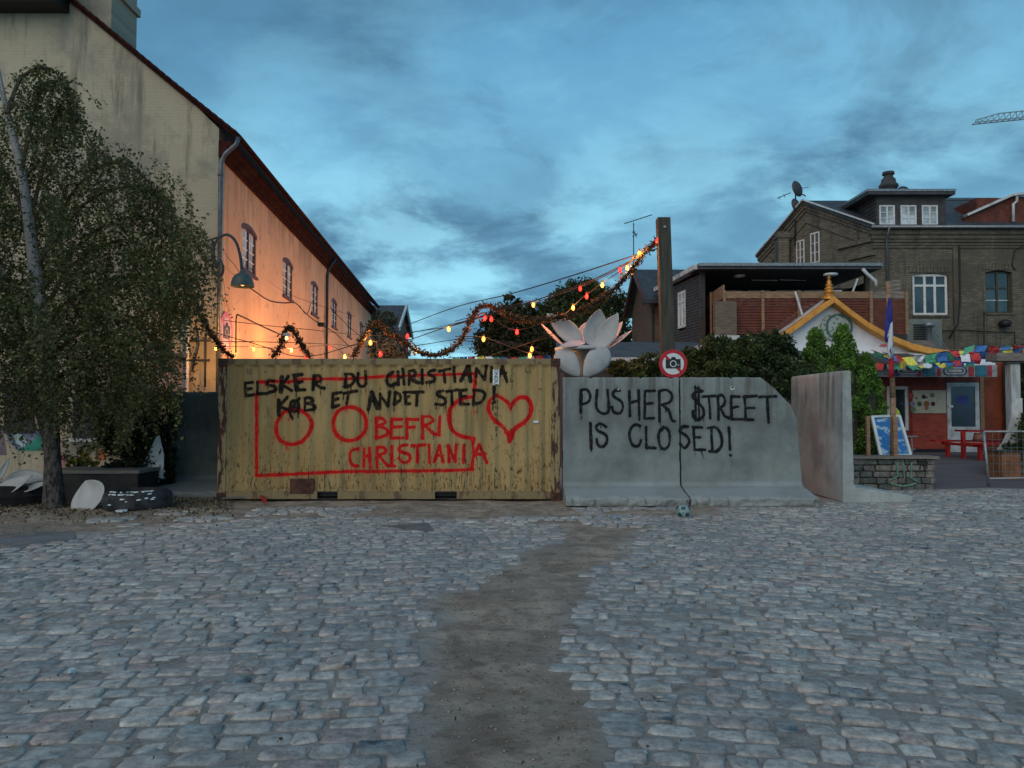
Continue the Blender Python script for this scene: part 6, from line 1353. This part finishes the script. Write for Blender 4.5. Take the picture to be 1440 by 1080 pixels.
# ---------------------------------------------------------------- vegetation
def trunk(name, pts, rs_, mat, parent): return MB().tube(smooth([Vector(p_) for p_ in pts], 5), list(np.interp(np.linspace(0,1,(len(pts)-1)*5+1), np.linspace(0,1,len(rs_)), rs_)), 12).build(name, mat, parent, True)
def birch():
    base = G(76,716); t = thing('birch_tree', tuple(base), 'weeping birch with pale upper stem and dark furrowed base at the left', 'tree')
    Yb_ = base.y; ctrl = [base+Vector((0,0,-.05)), P(74,650,Yb_), P(70,570,Yb_), P(58,450,Yb_+.1), P(44,340,Yb_+.2), P(30,240,Yb_+.2), P(10,160,Yb_+.3), P(-4,90,Yb_+.4)]
    trunk('trunk', ctrl, [.19,.125,.115,.12,.09,.07,.05,.025], M['birch_bark'], t)
    trunk('trunk', [P(72,640,Yb_+.05), P(52,560,Yb_+.3), P(20,430,Yb_+.6), P(-30,300,Yb_+.9), P(-60,180,Yb_+1)], [.08,.08,.07,.05,.02], M['birch_bark'], t)
    r_ = np.random.default_rng(4); topx = [-220,-100,0,30,60,80,110,160,210,250,285,300]; topy = [110,70,88,92,112,132,182,215,240,272,335,430]
    botx = [-220,0,50,90,130,180,220,250,275,300]; boty = [640,640,612,622,655,655,620,545,500,450]
    tw = MB(); LV = []; lt = []
    # arching limbs
    limbs = []
    for (sx, sy, pts, dy) in ((58,450,[(95,380),(145,345),(195,340),(230,380),(246,430)],-.5),(50,390,[(90,290),(140,235),(185,235),(225,280),(240,340)],.3),(40,320,[(62,230),(80,160),(110,165),(135,220)],.1),(30,240,[(45,170),(60,125),(85,118),(110,150)],-.3),
                            (64,510,[(110,470),(160,450),(210,470),(235,520)],-.8),(60,470,[(100,420),(170,390),(215,400),(245,440)],.7),(66,540,[(120,510),(170,500),(205,540)],.4),(40,320,[(10,250),(-40,210),(-80,260)],.2),(58,450,[(20,400),(-40,380),(-100,430)],-.5),(48,380,[(115,290),(180,262),(225,272),(252,325)],-.2),
                            (10,160,[(30,110),(65,95),(90,120),(96,170)],0),(52,420,[(120,335),(190,305),(240,335),(262,400)],.1),(60,480,[(20,470),(-30,480),(-80,540)],.3)):
        L_ = smooth([P(sx,sy,Yb_+.15)] + [P(x, y, Yb_+.45+dy*(i+1)/len(pts)) for i, (x, y) in enumerate(pts)], 5); tw.tube(L_, list(np.linspace(.038,.007,len(L_))), 6); limbs.append(L_)
    tips = []
    def strand(p0, ln, vx, vy, dens=1.0):
        n = max(3, int(ln/.09)); p_ = np.array(p0, float); v_ = np.array([vx, vy, r_.uniform(-.1,.5)]); ps = [p_.copy()]
        for k in range(n):
            v_ = v_*.78 + np.array([r_.normal(0,.13), r_.normal(0,.13), -.17]); p_ = p_ + v_/max(.3, np.linalg.norm(v_))*.09; ps.append(p_.copy())
        tw.tube([Vector(q) for q in ps[::2]], .0028, 3, cap=False)
        tn = r_.random()*.5
        for k in range(len(ps)-1):
            for q in range(int(round(3.4*dens+r_.random()))):
                LV.append(ps[k]+(ps[k+1]-ps[k])*r_.random()+r_.normal(0,.038,3)); lt.append(min(1, tn+r_.random()*.5))
    for L_ in limbs:
        m = len(L_)
        for k in range(m//4, m):
            for q in range(3): strand(L_[k], r_.uniform(.2,1.25), r_.normal(0,.3), r_.normal(0,.4))
    n = 0
    while n < 2300:
        x = r_.uniform(-200, 278); tp = np.interp(x, topx, topy); bt = np.interp(x, botx, boty); u = r_.random()**.85; y = tp+12 + u*(bt-tp-90)
        if y > bt: continue
        edge = 1 - np.clip((x-60)/235, 0, 1); hi = np.clip((y-tp)/230, 0, 1)*(.6+.8*vnoise(np.array(x/34.), np.array(y/40.), 6))
        if r_.random() > .16+.84*(.25+.75*edge)*(.22+.78*hi): continue
        # keep the pale stem in view near the top
        if y < 380 and abs(x-np.interp(y, [90,160,240,340,450], [-4,10,30,44,58])) < 20: Yp = Yb_ + r_.uniform(.5,1.8)
        else: Yp = Yb_ + r_.normal(.25, .75)
        p_ = P(x, y, Yp); ln = min(r_.uniform(.25,1.0)+(r_.random() < .15)*.9, max(.15, (bt-y)/FPX*Yp)); strand(p_, ln, r_.normal(0,.2), r_.normal(0,.2)); n += 1
    for k in range(110):
        x = r_.uniform(90, 292); y0 = np.interp(x, topx, topy)+r_.uniform(-22, 40); strand(P(x, y0, Yb_+r_.normal(.2,.5)), r_.uniform(.5,1.7), r_.normal(.15,.15), r_.normal(0,.2), .35)
    for k in range(130):
        x = r_.uniform(-20, 250); y0 = r_.uniform(520, 590); strand(P(x, y0, Yb_+r_.normal(.25,.5)), r_.uniform(.5,1.1), r_.normal(0,.1), r_.normal(0,.1), .6)
    tw.build('branches', M['twig'], t, kind='stuff')
    leaves('crown', np.array(LV), .027, M['foliage_birch'], t, 9, 1.15, np.array(lt), .45, kind='stuff')
birch()
def blob_leaves(blobs, n, seed, shell=.55):
    """leaf centres in ellipsoids (cx,cy,cz,rx,ry,rz), clumped"""
    r_ = np.random.default_rng(seed); out = []; tone = []; vol = np.array([b[3]*b[4]*b[5] for b in blobs])**.7; cnt = (n*vol/vol.sum()).astype(int)
    for b, k in zip(blobs, cnt):
        nc = max(5, k//45); d = r_.normal(size=(nc, 3)); d /= np.linalg.norm(d, axis=1)[:, None]; rad = shell+(1.05-shell)*r_.random(nc)**.6; cc = d*rad[:, None]; pick = r_.integers(0, nc, k); off = r_.normal(0, .13, (k, 3))
        q = cc[pick]+off; out.append(q*np.array(b[3:6])+np.array(b[:3])); tc_ = r_.random(nc)*.6; tone.append(np.clip(tc_[pick]+r_.random(k)*.4, 0, 1))
    return np.concatenate(out), np.concatenate(tone)
def bush(name, label, base, blobs, n, size, mat, seed, stems=6, cat='shrub', group=None, aspect=1.6, trunk_pts=None, trunk_r=.1, part='foliage', droop=0):
    t = thing(name, tuple(base), label, cat, group); C_, tn = blob_leaves(blobs, n, seed); leaves(part, C_, size, mat, t, seed, aspect, tn, droop, kind='stuff')
    mb = MB(); r_ = random.Random(seed); b0 = Vector(base)
    if trunk_pts: trunk('trunk', trunk_pts, [trunk_r, trunk_r*.8, trunk_r*.5], M['bark'], t); b0 = Vector(trunk_pts[-1])
    for b in blobs[:24]:
        for k in range(max(1, stems//max(1,len(blobs)//3))):
            e = Vector((b[0]+r_.uniform(-.6,.6)*b[3], b[1]+r_.uniform(-.6,.6)*b[4], b[2]+r_.uniform(-.2,.7)*b[5])); mb.tube([b0+Vector((r_.uniform(-.05,.05),r_.uniform(-.05,.05),0)), (b0+e)/2+Vector((0,0,.1)), e], [.03*(1+trunk_r*3),.02,.006], 5)
    mb.build('stems' if not trunk_pts else 'limbs', M['bark'], t); return t
def B3(x, y, Y, rx, rz, ry=None): c = P(x, y, Y); s = Y/FPX; return (c.x, Y, c.z, rx*s, (ry or rx*.8)*s, rz*s)
# shrubs behind barriers
bush('shrub', 'low brown-green shrub behind the first sprayed barrier', (P(890,0,16).x,16.2,.0), [B3(885,518,16,26,14),B3(915,512,16,22,16),B3(895,535,16,30,20)], 5200, .030, M['foliage_shrub'], 31)
bush('shrub', 'yellowish leafy shrub rising right of the round sign', (P(1005,0,16).x,16.3,0), [B3(978,510,16,22,22),B3(1010,500,16,28,26),B3(1045,502,16.2,26,24),B3(1000,530,16,45,26)], 10500, .030, M['foliage_shrub'], 32)
bush('shrub', 'taller dark green shrub between the tall post and the conifers', (P(1075,0,16.6).x,16.8,0), [B3(1060,495,16.8,30,26),B3(1092,492,16.8,30,24),B3(1108,512,16.9,18,24),B3(1085,530,16.6,48,34)], 11000, .030, leafmat('foliage_dark', (.015,.035,.013),(.065,.10,.035),(.18,.19,.08)), 33)
# conifers
def conifer(label, x, ytop, ybot, w, Y, seed, n):
    c0 = P(x, ybot, Y); c1 = P(x, ytop, Y); base = (c0.x, Y, c0.z); t = thing('conifer', base, label, 'conifer', 'clipped green conifers'); r_ = np.random.default_rng(seed); H = c1.z-c0.z; Wm = w*Y/FPX
    # upright lobes of scale foliage
    C_ = []; tn = []; sz = []
    nl = 210
    for k in range(nl):
        h = r_.random()**.8; rad = Wm*(1-h**2.6)**.75*(.75+.25*min(1,h*5)); a = r_.uniform(0, 2*math.pi); rr_ = rad*r_.uniform(.62,1.0); lx, ly, lz = c0.x+rr_*math.cos(a), Y+rr_*math.sin(a), c0.z+h*H*.93; lh = r_.uniform(.16,.30); lr = r_.uniform(.06,.11); tt = r_.random()*.5; m = n//nl
        q = r_.random(m); ang = r_.uniform(0, 2*math.pi, m); rad2 = lr*np.sqrt(np.clip(1-(q*2-1)**2*.9, 0, 1))*r_.random(m)**.4
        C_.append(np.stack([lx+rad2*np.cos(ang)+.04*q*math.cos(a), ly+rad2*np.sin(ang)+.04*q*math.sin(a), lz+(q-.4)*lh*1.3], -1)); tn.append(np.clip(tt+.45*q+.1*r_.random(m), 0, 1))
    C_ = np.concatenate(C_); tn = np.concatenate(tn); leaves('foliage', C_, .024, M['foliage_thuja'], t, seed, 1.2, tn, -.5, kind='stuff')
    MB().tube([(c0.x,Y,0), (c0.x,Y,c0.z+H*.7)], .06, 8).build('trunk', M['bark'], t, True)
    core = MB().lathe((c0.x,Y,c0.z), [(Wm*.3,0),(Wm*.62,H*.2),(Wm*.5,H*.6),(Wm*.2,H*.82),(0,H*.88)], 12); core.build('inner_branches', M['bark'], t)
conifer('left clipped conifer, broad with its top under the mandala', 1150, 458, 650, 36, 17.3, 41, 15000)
conifer('tallest clipped conifer, in front of the white shop gable', 1188, 453, 655, 34, 17.2, 42, 17000)
conifer('right clipped conifer stepping down towards the flag pole', 1219, 494, 655, 27, 17.2, 43, 13000)
conifer('low clipped conifer beside the flag pole', 1234, 550, 655, 13, 17.3, 44, 7000)
# trees in the middle distance
bush('small_tree', 'dark bushy tree above the container right of the garland hump', (P(722,0,27).x,27.5,0), [B3(700,480,27,28,26),B3(722,460,27,30,34),B3(750,478,27,28,28),B3(720,432,27,14,16),B3(690,455,27,14,16),B3(745,440,27,12,14),B3(705,495,27,34,20),B3(770,490,27,24,20)], 15000, .05, leafmat('foliage_dk', (.02,.03,.012),(.07,.075,.03)), 51, cat='tree', trunk_pts=[(P(722,0,27).x,27.5,0),(P(721,0,27).x,27.5,1.8),(P(722,0,27).x,27.5,3.2)], part='crown')
bush('broadleaf_tree', 'larger rounded green tree behind the flower sculpture', (P(815,0,38).x,38,0), [B3(812,425,38,32,30),B3(780,448,38,34,26),B3(850,440,38,34,36),B3(815,462,38,60,28),B3(868,470,38,20,26),B3(830,405,38,16,12),B3(800,410,38,14,12)], 24000, .065, M['foliage_tree'], 52, cat='tree', trunk_pts=[(P(815,0,38).x,38,0),(P(814,0,38).x,38,2.5),(P(815,0,38).x,38,4.2)], trunk_r=.18, part='crown')
bush('grey_bush', 'grey-green bush between the garlands at the end of the wall', (P(545,0,30).x,30,0), [B3(545,490,30,18,14),B3(560,495,30,14,12),B3(530,495,30,12,12),B3(540,476,30,9,9)], 4500, .045, M['foliage_grey'], 53)
bush('small_tree', 'pale green small tree in front of the dark far roof', (P(532,0,50).x,50,0), [B3(527,448,50,9,16),B3(545,450,50,12,12),B3(536,462,50,16,14)], 3500, .07, leafmat('foliage_pale',(.08,.09,.06),(.17,.17,.11)), 54, cat='tree', trunk_pts=[(P(532,0,50).x,50,0),(P(532,0,50).x,50,3),(P(532,0,50).x,50,4.5)], part='crown')
bush('shrub', 'dark shrub under the birch beside the shaded barrier', (P(205,0,14.6).x,14.6,0), [B3(205,640,14.6,34,40),B3(170,600,14.8,34,36),B3(225,590,14.8,26,40),B3(180,672,14.3,38,22),B3(232,660,14.5,14,34)], 13000, .03, leafmat('foliage_deep',(.012,.018,.008),(.04,.05,.02)), 55)
bush('flowering_plant', 'yellow-green plant growing against the painted gable wall', (P(112,0,16.6).x,16.6,0), [B3(105,655,16.6,13,9),B3(125,652,16.6,12,10),B3(115,640,16.7,8,8)], 2200, .022, leafmat('foliage_lime',(.05,.07,.015),(.22,.24,.04)), 56)
bush('planter_plant', 'leafy plants with pale buds in the round block planter', (cx-.3,cy,zt4), [(cx-.35,cy-.3,zt4+.45,.5,.5,.45),(cx+.2,cy,zt4+.6,.5,.5,.55),(cx-.55,cy-.1,zt4+.15,.35,.4,.2)], 5500, .03, leafmat('foliage_planter',(.02,.04,.015),(.09,.12,.04),(.35,.36,.28)), 57)
bush('climbing_plant', 'dark climbing plant behind the white post at the right edge', (P(1450,0,20.5).x,20.6,.3), [B3(1438,560,20.5,18,30),B3(1455,530,20.5,20,24),B3(1440,590,20.3,16,22)], 5500, .035, leafmat('foliage_climb',(.02,.03,.015),(.09,.09,.05)), 58)
# grass tufts at the wall foot
GR = []; r_ = np.random.default_rng(3); 
tf = [(x, y) for x in range(236, 330, 4) for y in (708,)] 
vv, ffs = [], []
for k in range(420):
    x = r_.uniform(-20, 320); p_ = G(x, r_.uniform(706, 716)); a = r_.uniform(0, 6.28); h = r_.uniform(.03,.11); b = len(vv); dx, dy = .006*math.cos(a), .006*math.sin(a)
    vv += [(p_.x-dx,p_.y-dy,.01),(p_.x+dx,p_.y+dy,.01),(p_.x+r_.uniform(-.04,.04),p_.y+r_.uniform(-.04,.04),h)]; ffs.append((b,b+1,b+2))
tag(np_mesh('grass', vv, ffs, plain('grass', (.05,.07,.025), .8)), 'sparse grass at the foot of the planter and container', 'grass', kind='stuff')

# ---------------------------------------------------------------- left-hand clutter
PLt = thing('dark_planter', (P(140,0,13.6).x, 13.7, 0), 'long dark timber planter under the birch behind the tyre', 'planter')
xa_, xb_ = P(80,0,13.5).x, P(205,0,13.5).x; zp = P(0,666,13.5).z
MB().box(xa_, xb_, 13.5, 14.3, 0, zp).build('box', M['black'], PLt, bevel=.01); MB().box(xa_-.03, xb_+.03, 13.46, 14.34, zp+.002, zp+.06).build('rim', M['wood_grey'], PLt)
g = G(172,722); TYo = thing('truck_tyre', (g.x, g.y+.5, 0), 'black truck tyre lying flat with white paint splashed on it', 'tyre')
c = Vector((g.x, g.y+.50, 0)); Rt = 45*12.6/FPX
MB().lathe(c, [(Rt*.55,.02),(Rt*.86,.0),(Rt*.97,.05),(Rt,.10),(Rt,.22),(Rt*.96,.28),(Rt*.84,.33),(Rt*.6,.32),(Rt*.55,.28),(Rt*.55,.02)], 48).build('carcass', plain('old_rubber', (.022,.024,.03), .75, .6, 7, .9, dirt=(.06,.06,.06), bs=14), TYo, True)
mb = MB(); rr2 = random.Random(6)
for k in range(46):
    a = rr2.uniform(-2.2,-.55); rd = Rt*rr2.uniform(.72,1.005); zz_ = .334 if rd < Rt*.84 else (.30 if rd < Rt*.95 else .24-rr2.random()**2*.12); q = c+Vector((rd*math.cos(a), rd*math.sin(a), zz_)); mb.lathe(q, [(0,.006),(rr2.uniform(.008,.035),.004),(rr2.uniform(.02,.045),-.012)], 7)
mb.build('paint_splash', M['sign_white'], TYo)
def loose_petal(label, b, t, w, n, Yb, Yt, cup=.15): 
    bb, tt = P(*b, Yb), P(*t, Yt); bb.z = max(bb.z, .03); tt.z = max(tt.z, .03); o = petal(bb, tt, w, n, cup, .08, 'metal_petal'); recenter(o); single(o, label, 'sculpture petal', 'loose white metal petals')
loose_petal('loose white petal standing on edge against the truck tyre', (130,721), (120,676), .62, (-.15,-1,.2), 12.45, 12.75, .2)
loose_petal('large grey petal lying tilted at the front of the petal pile', (-14,698), (46,668), .34, (.3,-.6,1), 12.9, 13.2)
loose_petal('white pinkish petal at the back of the petal pile', (8,672), (66,672), .36, (0,-.8,.8), 13.5, 13.4)
loose_petal('bluish white petal low at the right of the petal pile', (30,690), (68,678), .22, (0,-.5,1), 13.1, 13.2)
loose_petal('narrow pale petal sticking up at the left edge of the pile', (-4,676), (13,644), .10, (.5,-1,.2), 13.3, 13.4)
DP_ = single(recenter(MB().lathe((P(18,0,13.2).x,13.5,0), [(.75,0),(.8,.18),(.55,.34),(0,.4)], 20).build('rubble_heap', M['black'])), 'black heap under the loose petals at the left edge', 'heap')
WS = thing('torn_panel', tuple(P(224,672,14.3)), 'white triangular metal panel with two bolt holes leaning by the shaded barrier', 'panel')
frw = F(0, 14.3, 1, 0); uv = [(P(x,0,14.3).x, P(0,y,14.3).z) for x, y in ((208,663),(240,673),(241,640),(234,612),(230,614))]; MB().poly(frw, uv, 0, .02).build('sheet', M['dirty_white'], WS)
for x, y in ((215.5,662.5),(221,664)): MB().lathe(P(x,y,14.279), [(0,.003),(.02,.003),(.02,0)], 10, ax=(0,-1,0)).build('bolt_hole', M['black'], WS)
MB().poly(frw, [(P(x,0,14.3).x, P(0,y,14.3).z) for x, y in ((230,668),(234,668),(237,656),(236,652))], .02, .024).build('orange_mark', plain('orange_mark', (.5,.12,.03), .5), WS)
for i, (x, y, w, lab) in enumerate(((76,716.5,.10,'white scrap of litter at the foot of the birch'),(171,723,.2,'flat white strip of litter in front of the tyre'),(221,716,.07,'small white crumpled scrap right of the tyre'),(806,733,.05,'tiny white scrap on the dirt left of the football'),(868,731,.22,'flat bluish scrap of paper on the dirt left of the football'),(101,955,.04,'white bottle cap on the cobbles at the lower left'))):
    g = G(x, y); k = random.Random(i+40); pts = [(g.x+w/2*math.cos(q)*k.uniform(.7,1.1), g.y+.06*math.sin(q)*k.uniform(.7,1.1)*(w/.1)**.5, .058+k.uniform(0,.012)) for q in [2*math.pi*j/7 for j in range(7)]]
    o = MB().add(pts+[(p_[0],p_[1],p_[2]-.02) for p_ in pts], [tuple(range(7))]+[(j+7,(j+1)%7+7,(j+1)%7,j) for j in range(7)]).build('litter', M['sign_white'] if i != 4 else plain('scrap_blue', (.2,.28,.36), .6)); recenter(o); single(o, lab, 'litter', 'bits of litter')
o = MB().bar(tuple(G(363,703)+Vector((0,0,.14))), tuple(G(373,711)+Vector((0,0,.07))), .05).build('red_stick', M['bench_red']); recenter(o); single(o, 'short red painted stick leaning at the left foot of the container', 'stick')
o = MB().bar(tuple(G(312,708)+Vector((0,0,.09))), tuple(G(362,706)+Vector((0,0,.11))), .03).build('plank', M['wood_grey']); recenter(o); single(o, 'thin grey lath lying at the left foot of the container', 'plank')
# flat iron plate in the cobbles
g1 = [G(536,743),G(602,739),(G(610,750)),(G(598,751))]; o = MB().add([(p_.x,p_.y,.042) for p_ in g1]+[(p_.x,p_.y,.00) for p_ in g1], [(3,2,1,0),(0,1,5,4),(1,2,6,5),(2,3,7,6),(3,0,4,7)]).build('drain_cover', plain('plate', (.12,.12,.12), .8, .3, 8, .4)); recenter(o); single(o, 'flat dark metal plate lying among the cobbles before the container', 'drain cover')

r_ = np.random.default_rng(77); nl_ = 2600; px_ = r_.uniform(-60, 330, nl_); py_ = 700+np.abs(r_.normal(0, 1, nl_))*14; gp = np.array([[*G(a_, b_)] for a_, b_ in zip(px_, py_)]); gp[:, 2] = .035+r_.random(nl_)*.015
leaves('leaf_litter', gp, .022, leafmat('dead_leaf', (.035,.03,.02), (.16,.12,.06), (.3,.25,.12), .1), None, 78, 1.2)
tag(bpy.data.objects['leaf_litter'], 'dead leaves and crumbs strewn on the dirt under the birch', 'leaf litter', kind='stuff')
r_ = np.random.default_rng(79); nl_ = 700; yy_ = 3.3+r_.random(nl_)*9; xx_ = r_.uniform(-.68, .68, nl_)*yy_; gp = np.stack([xx_, yy_, .045+r_.random(nl_)*.004], -1)
leaves('scattered_leaves', gp, .010, leafmat('small_leaf', (.06,.05,.035), (.22,.19,.12), (.5,.48,.4), .1), None, 80, 1.1)
tag(bpy.data.objects['scattered_leaves'], 'tiny dry leaves and crumbs scattered over the cobbles', 'leaf litter', kind='stuff')
bpy.context.view_layer.update()
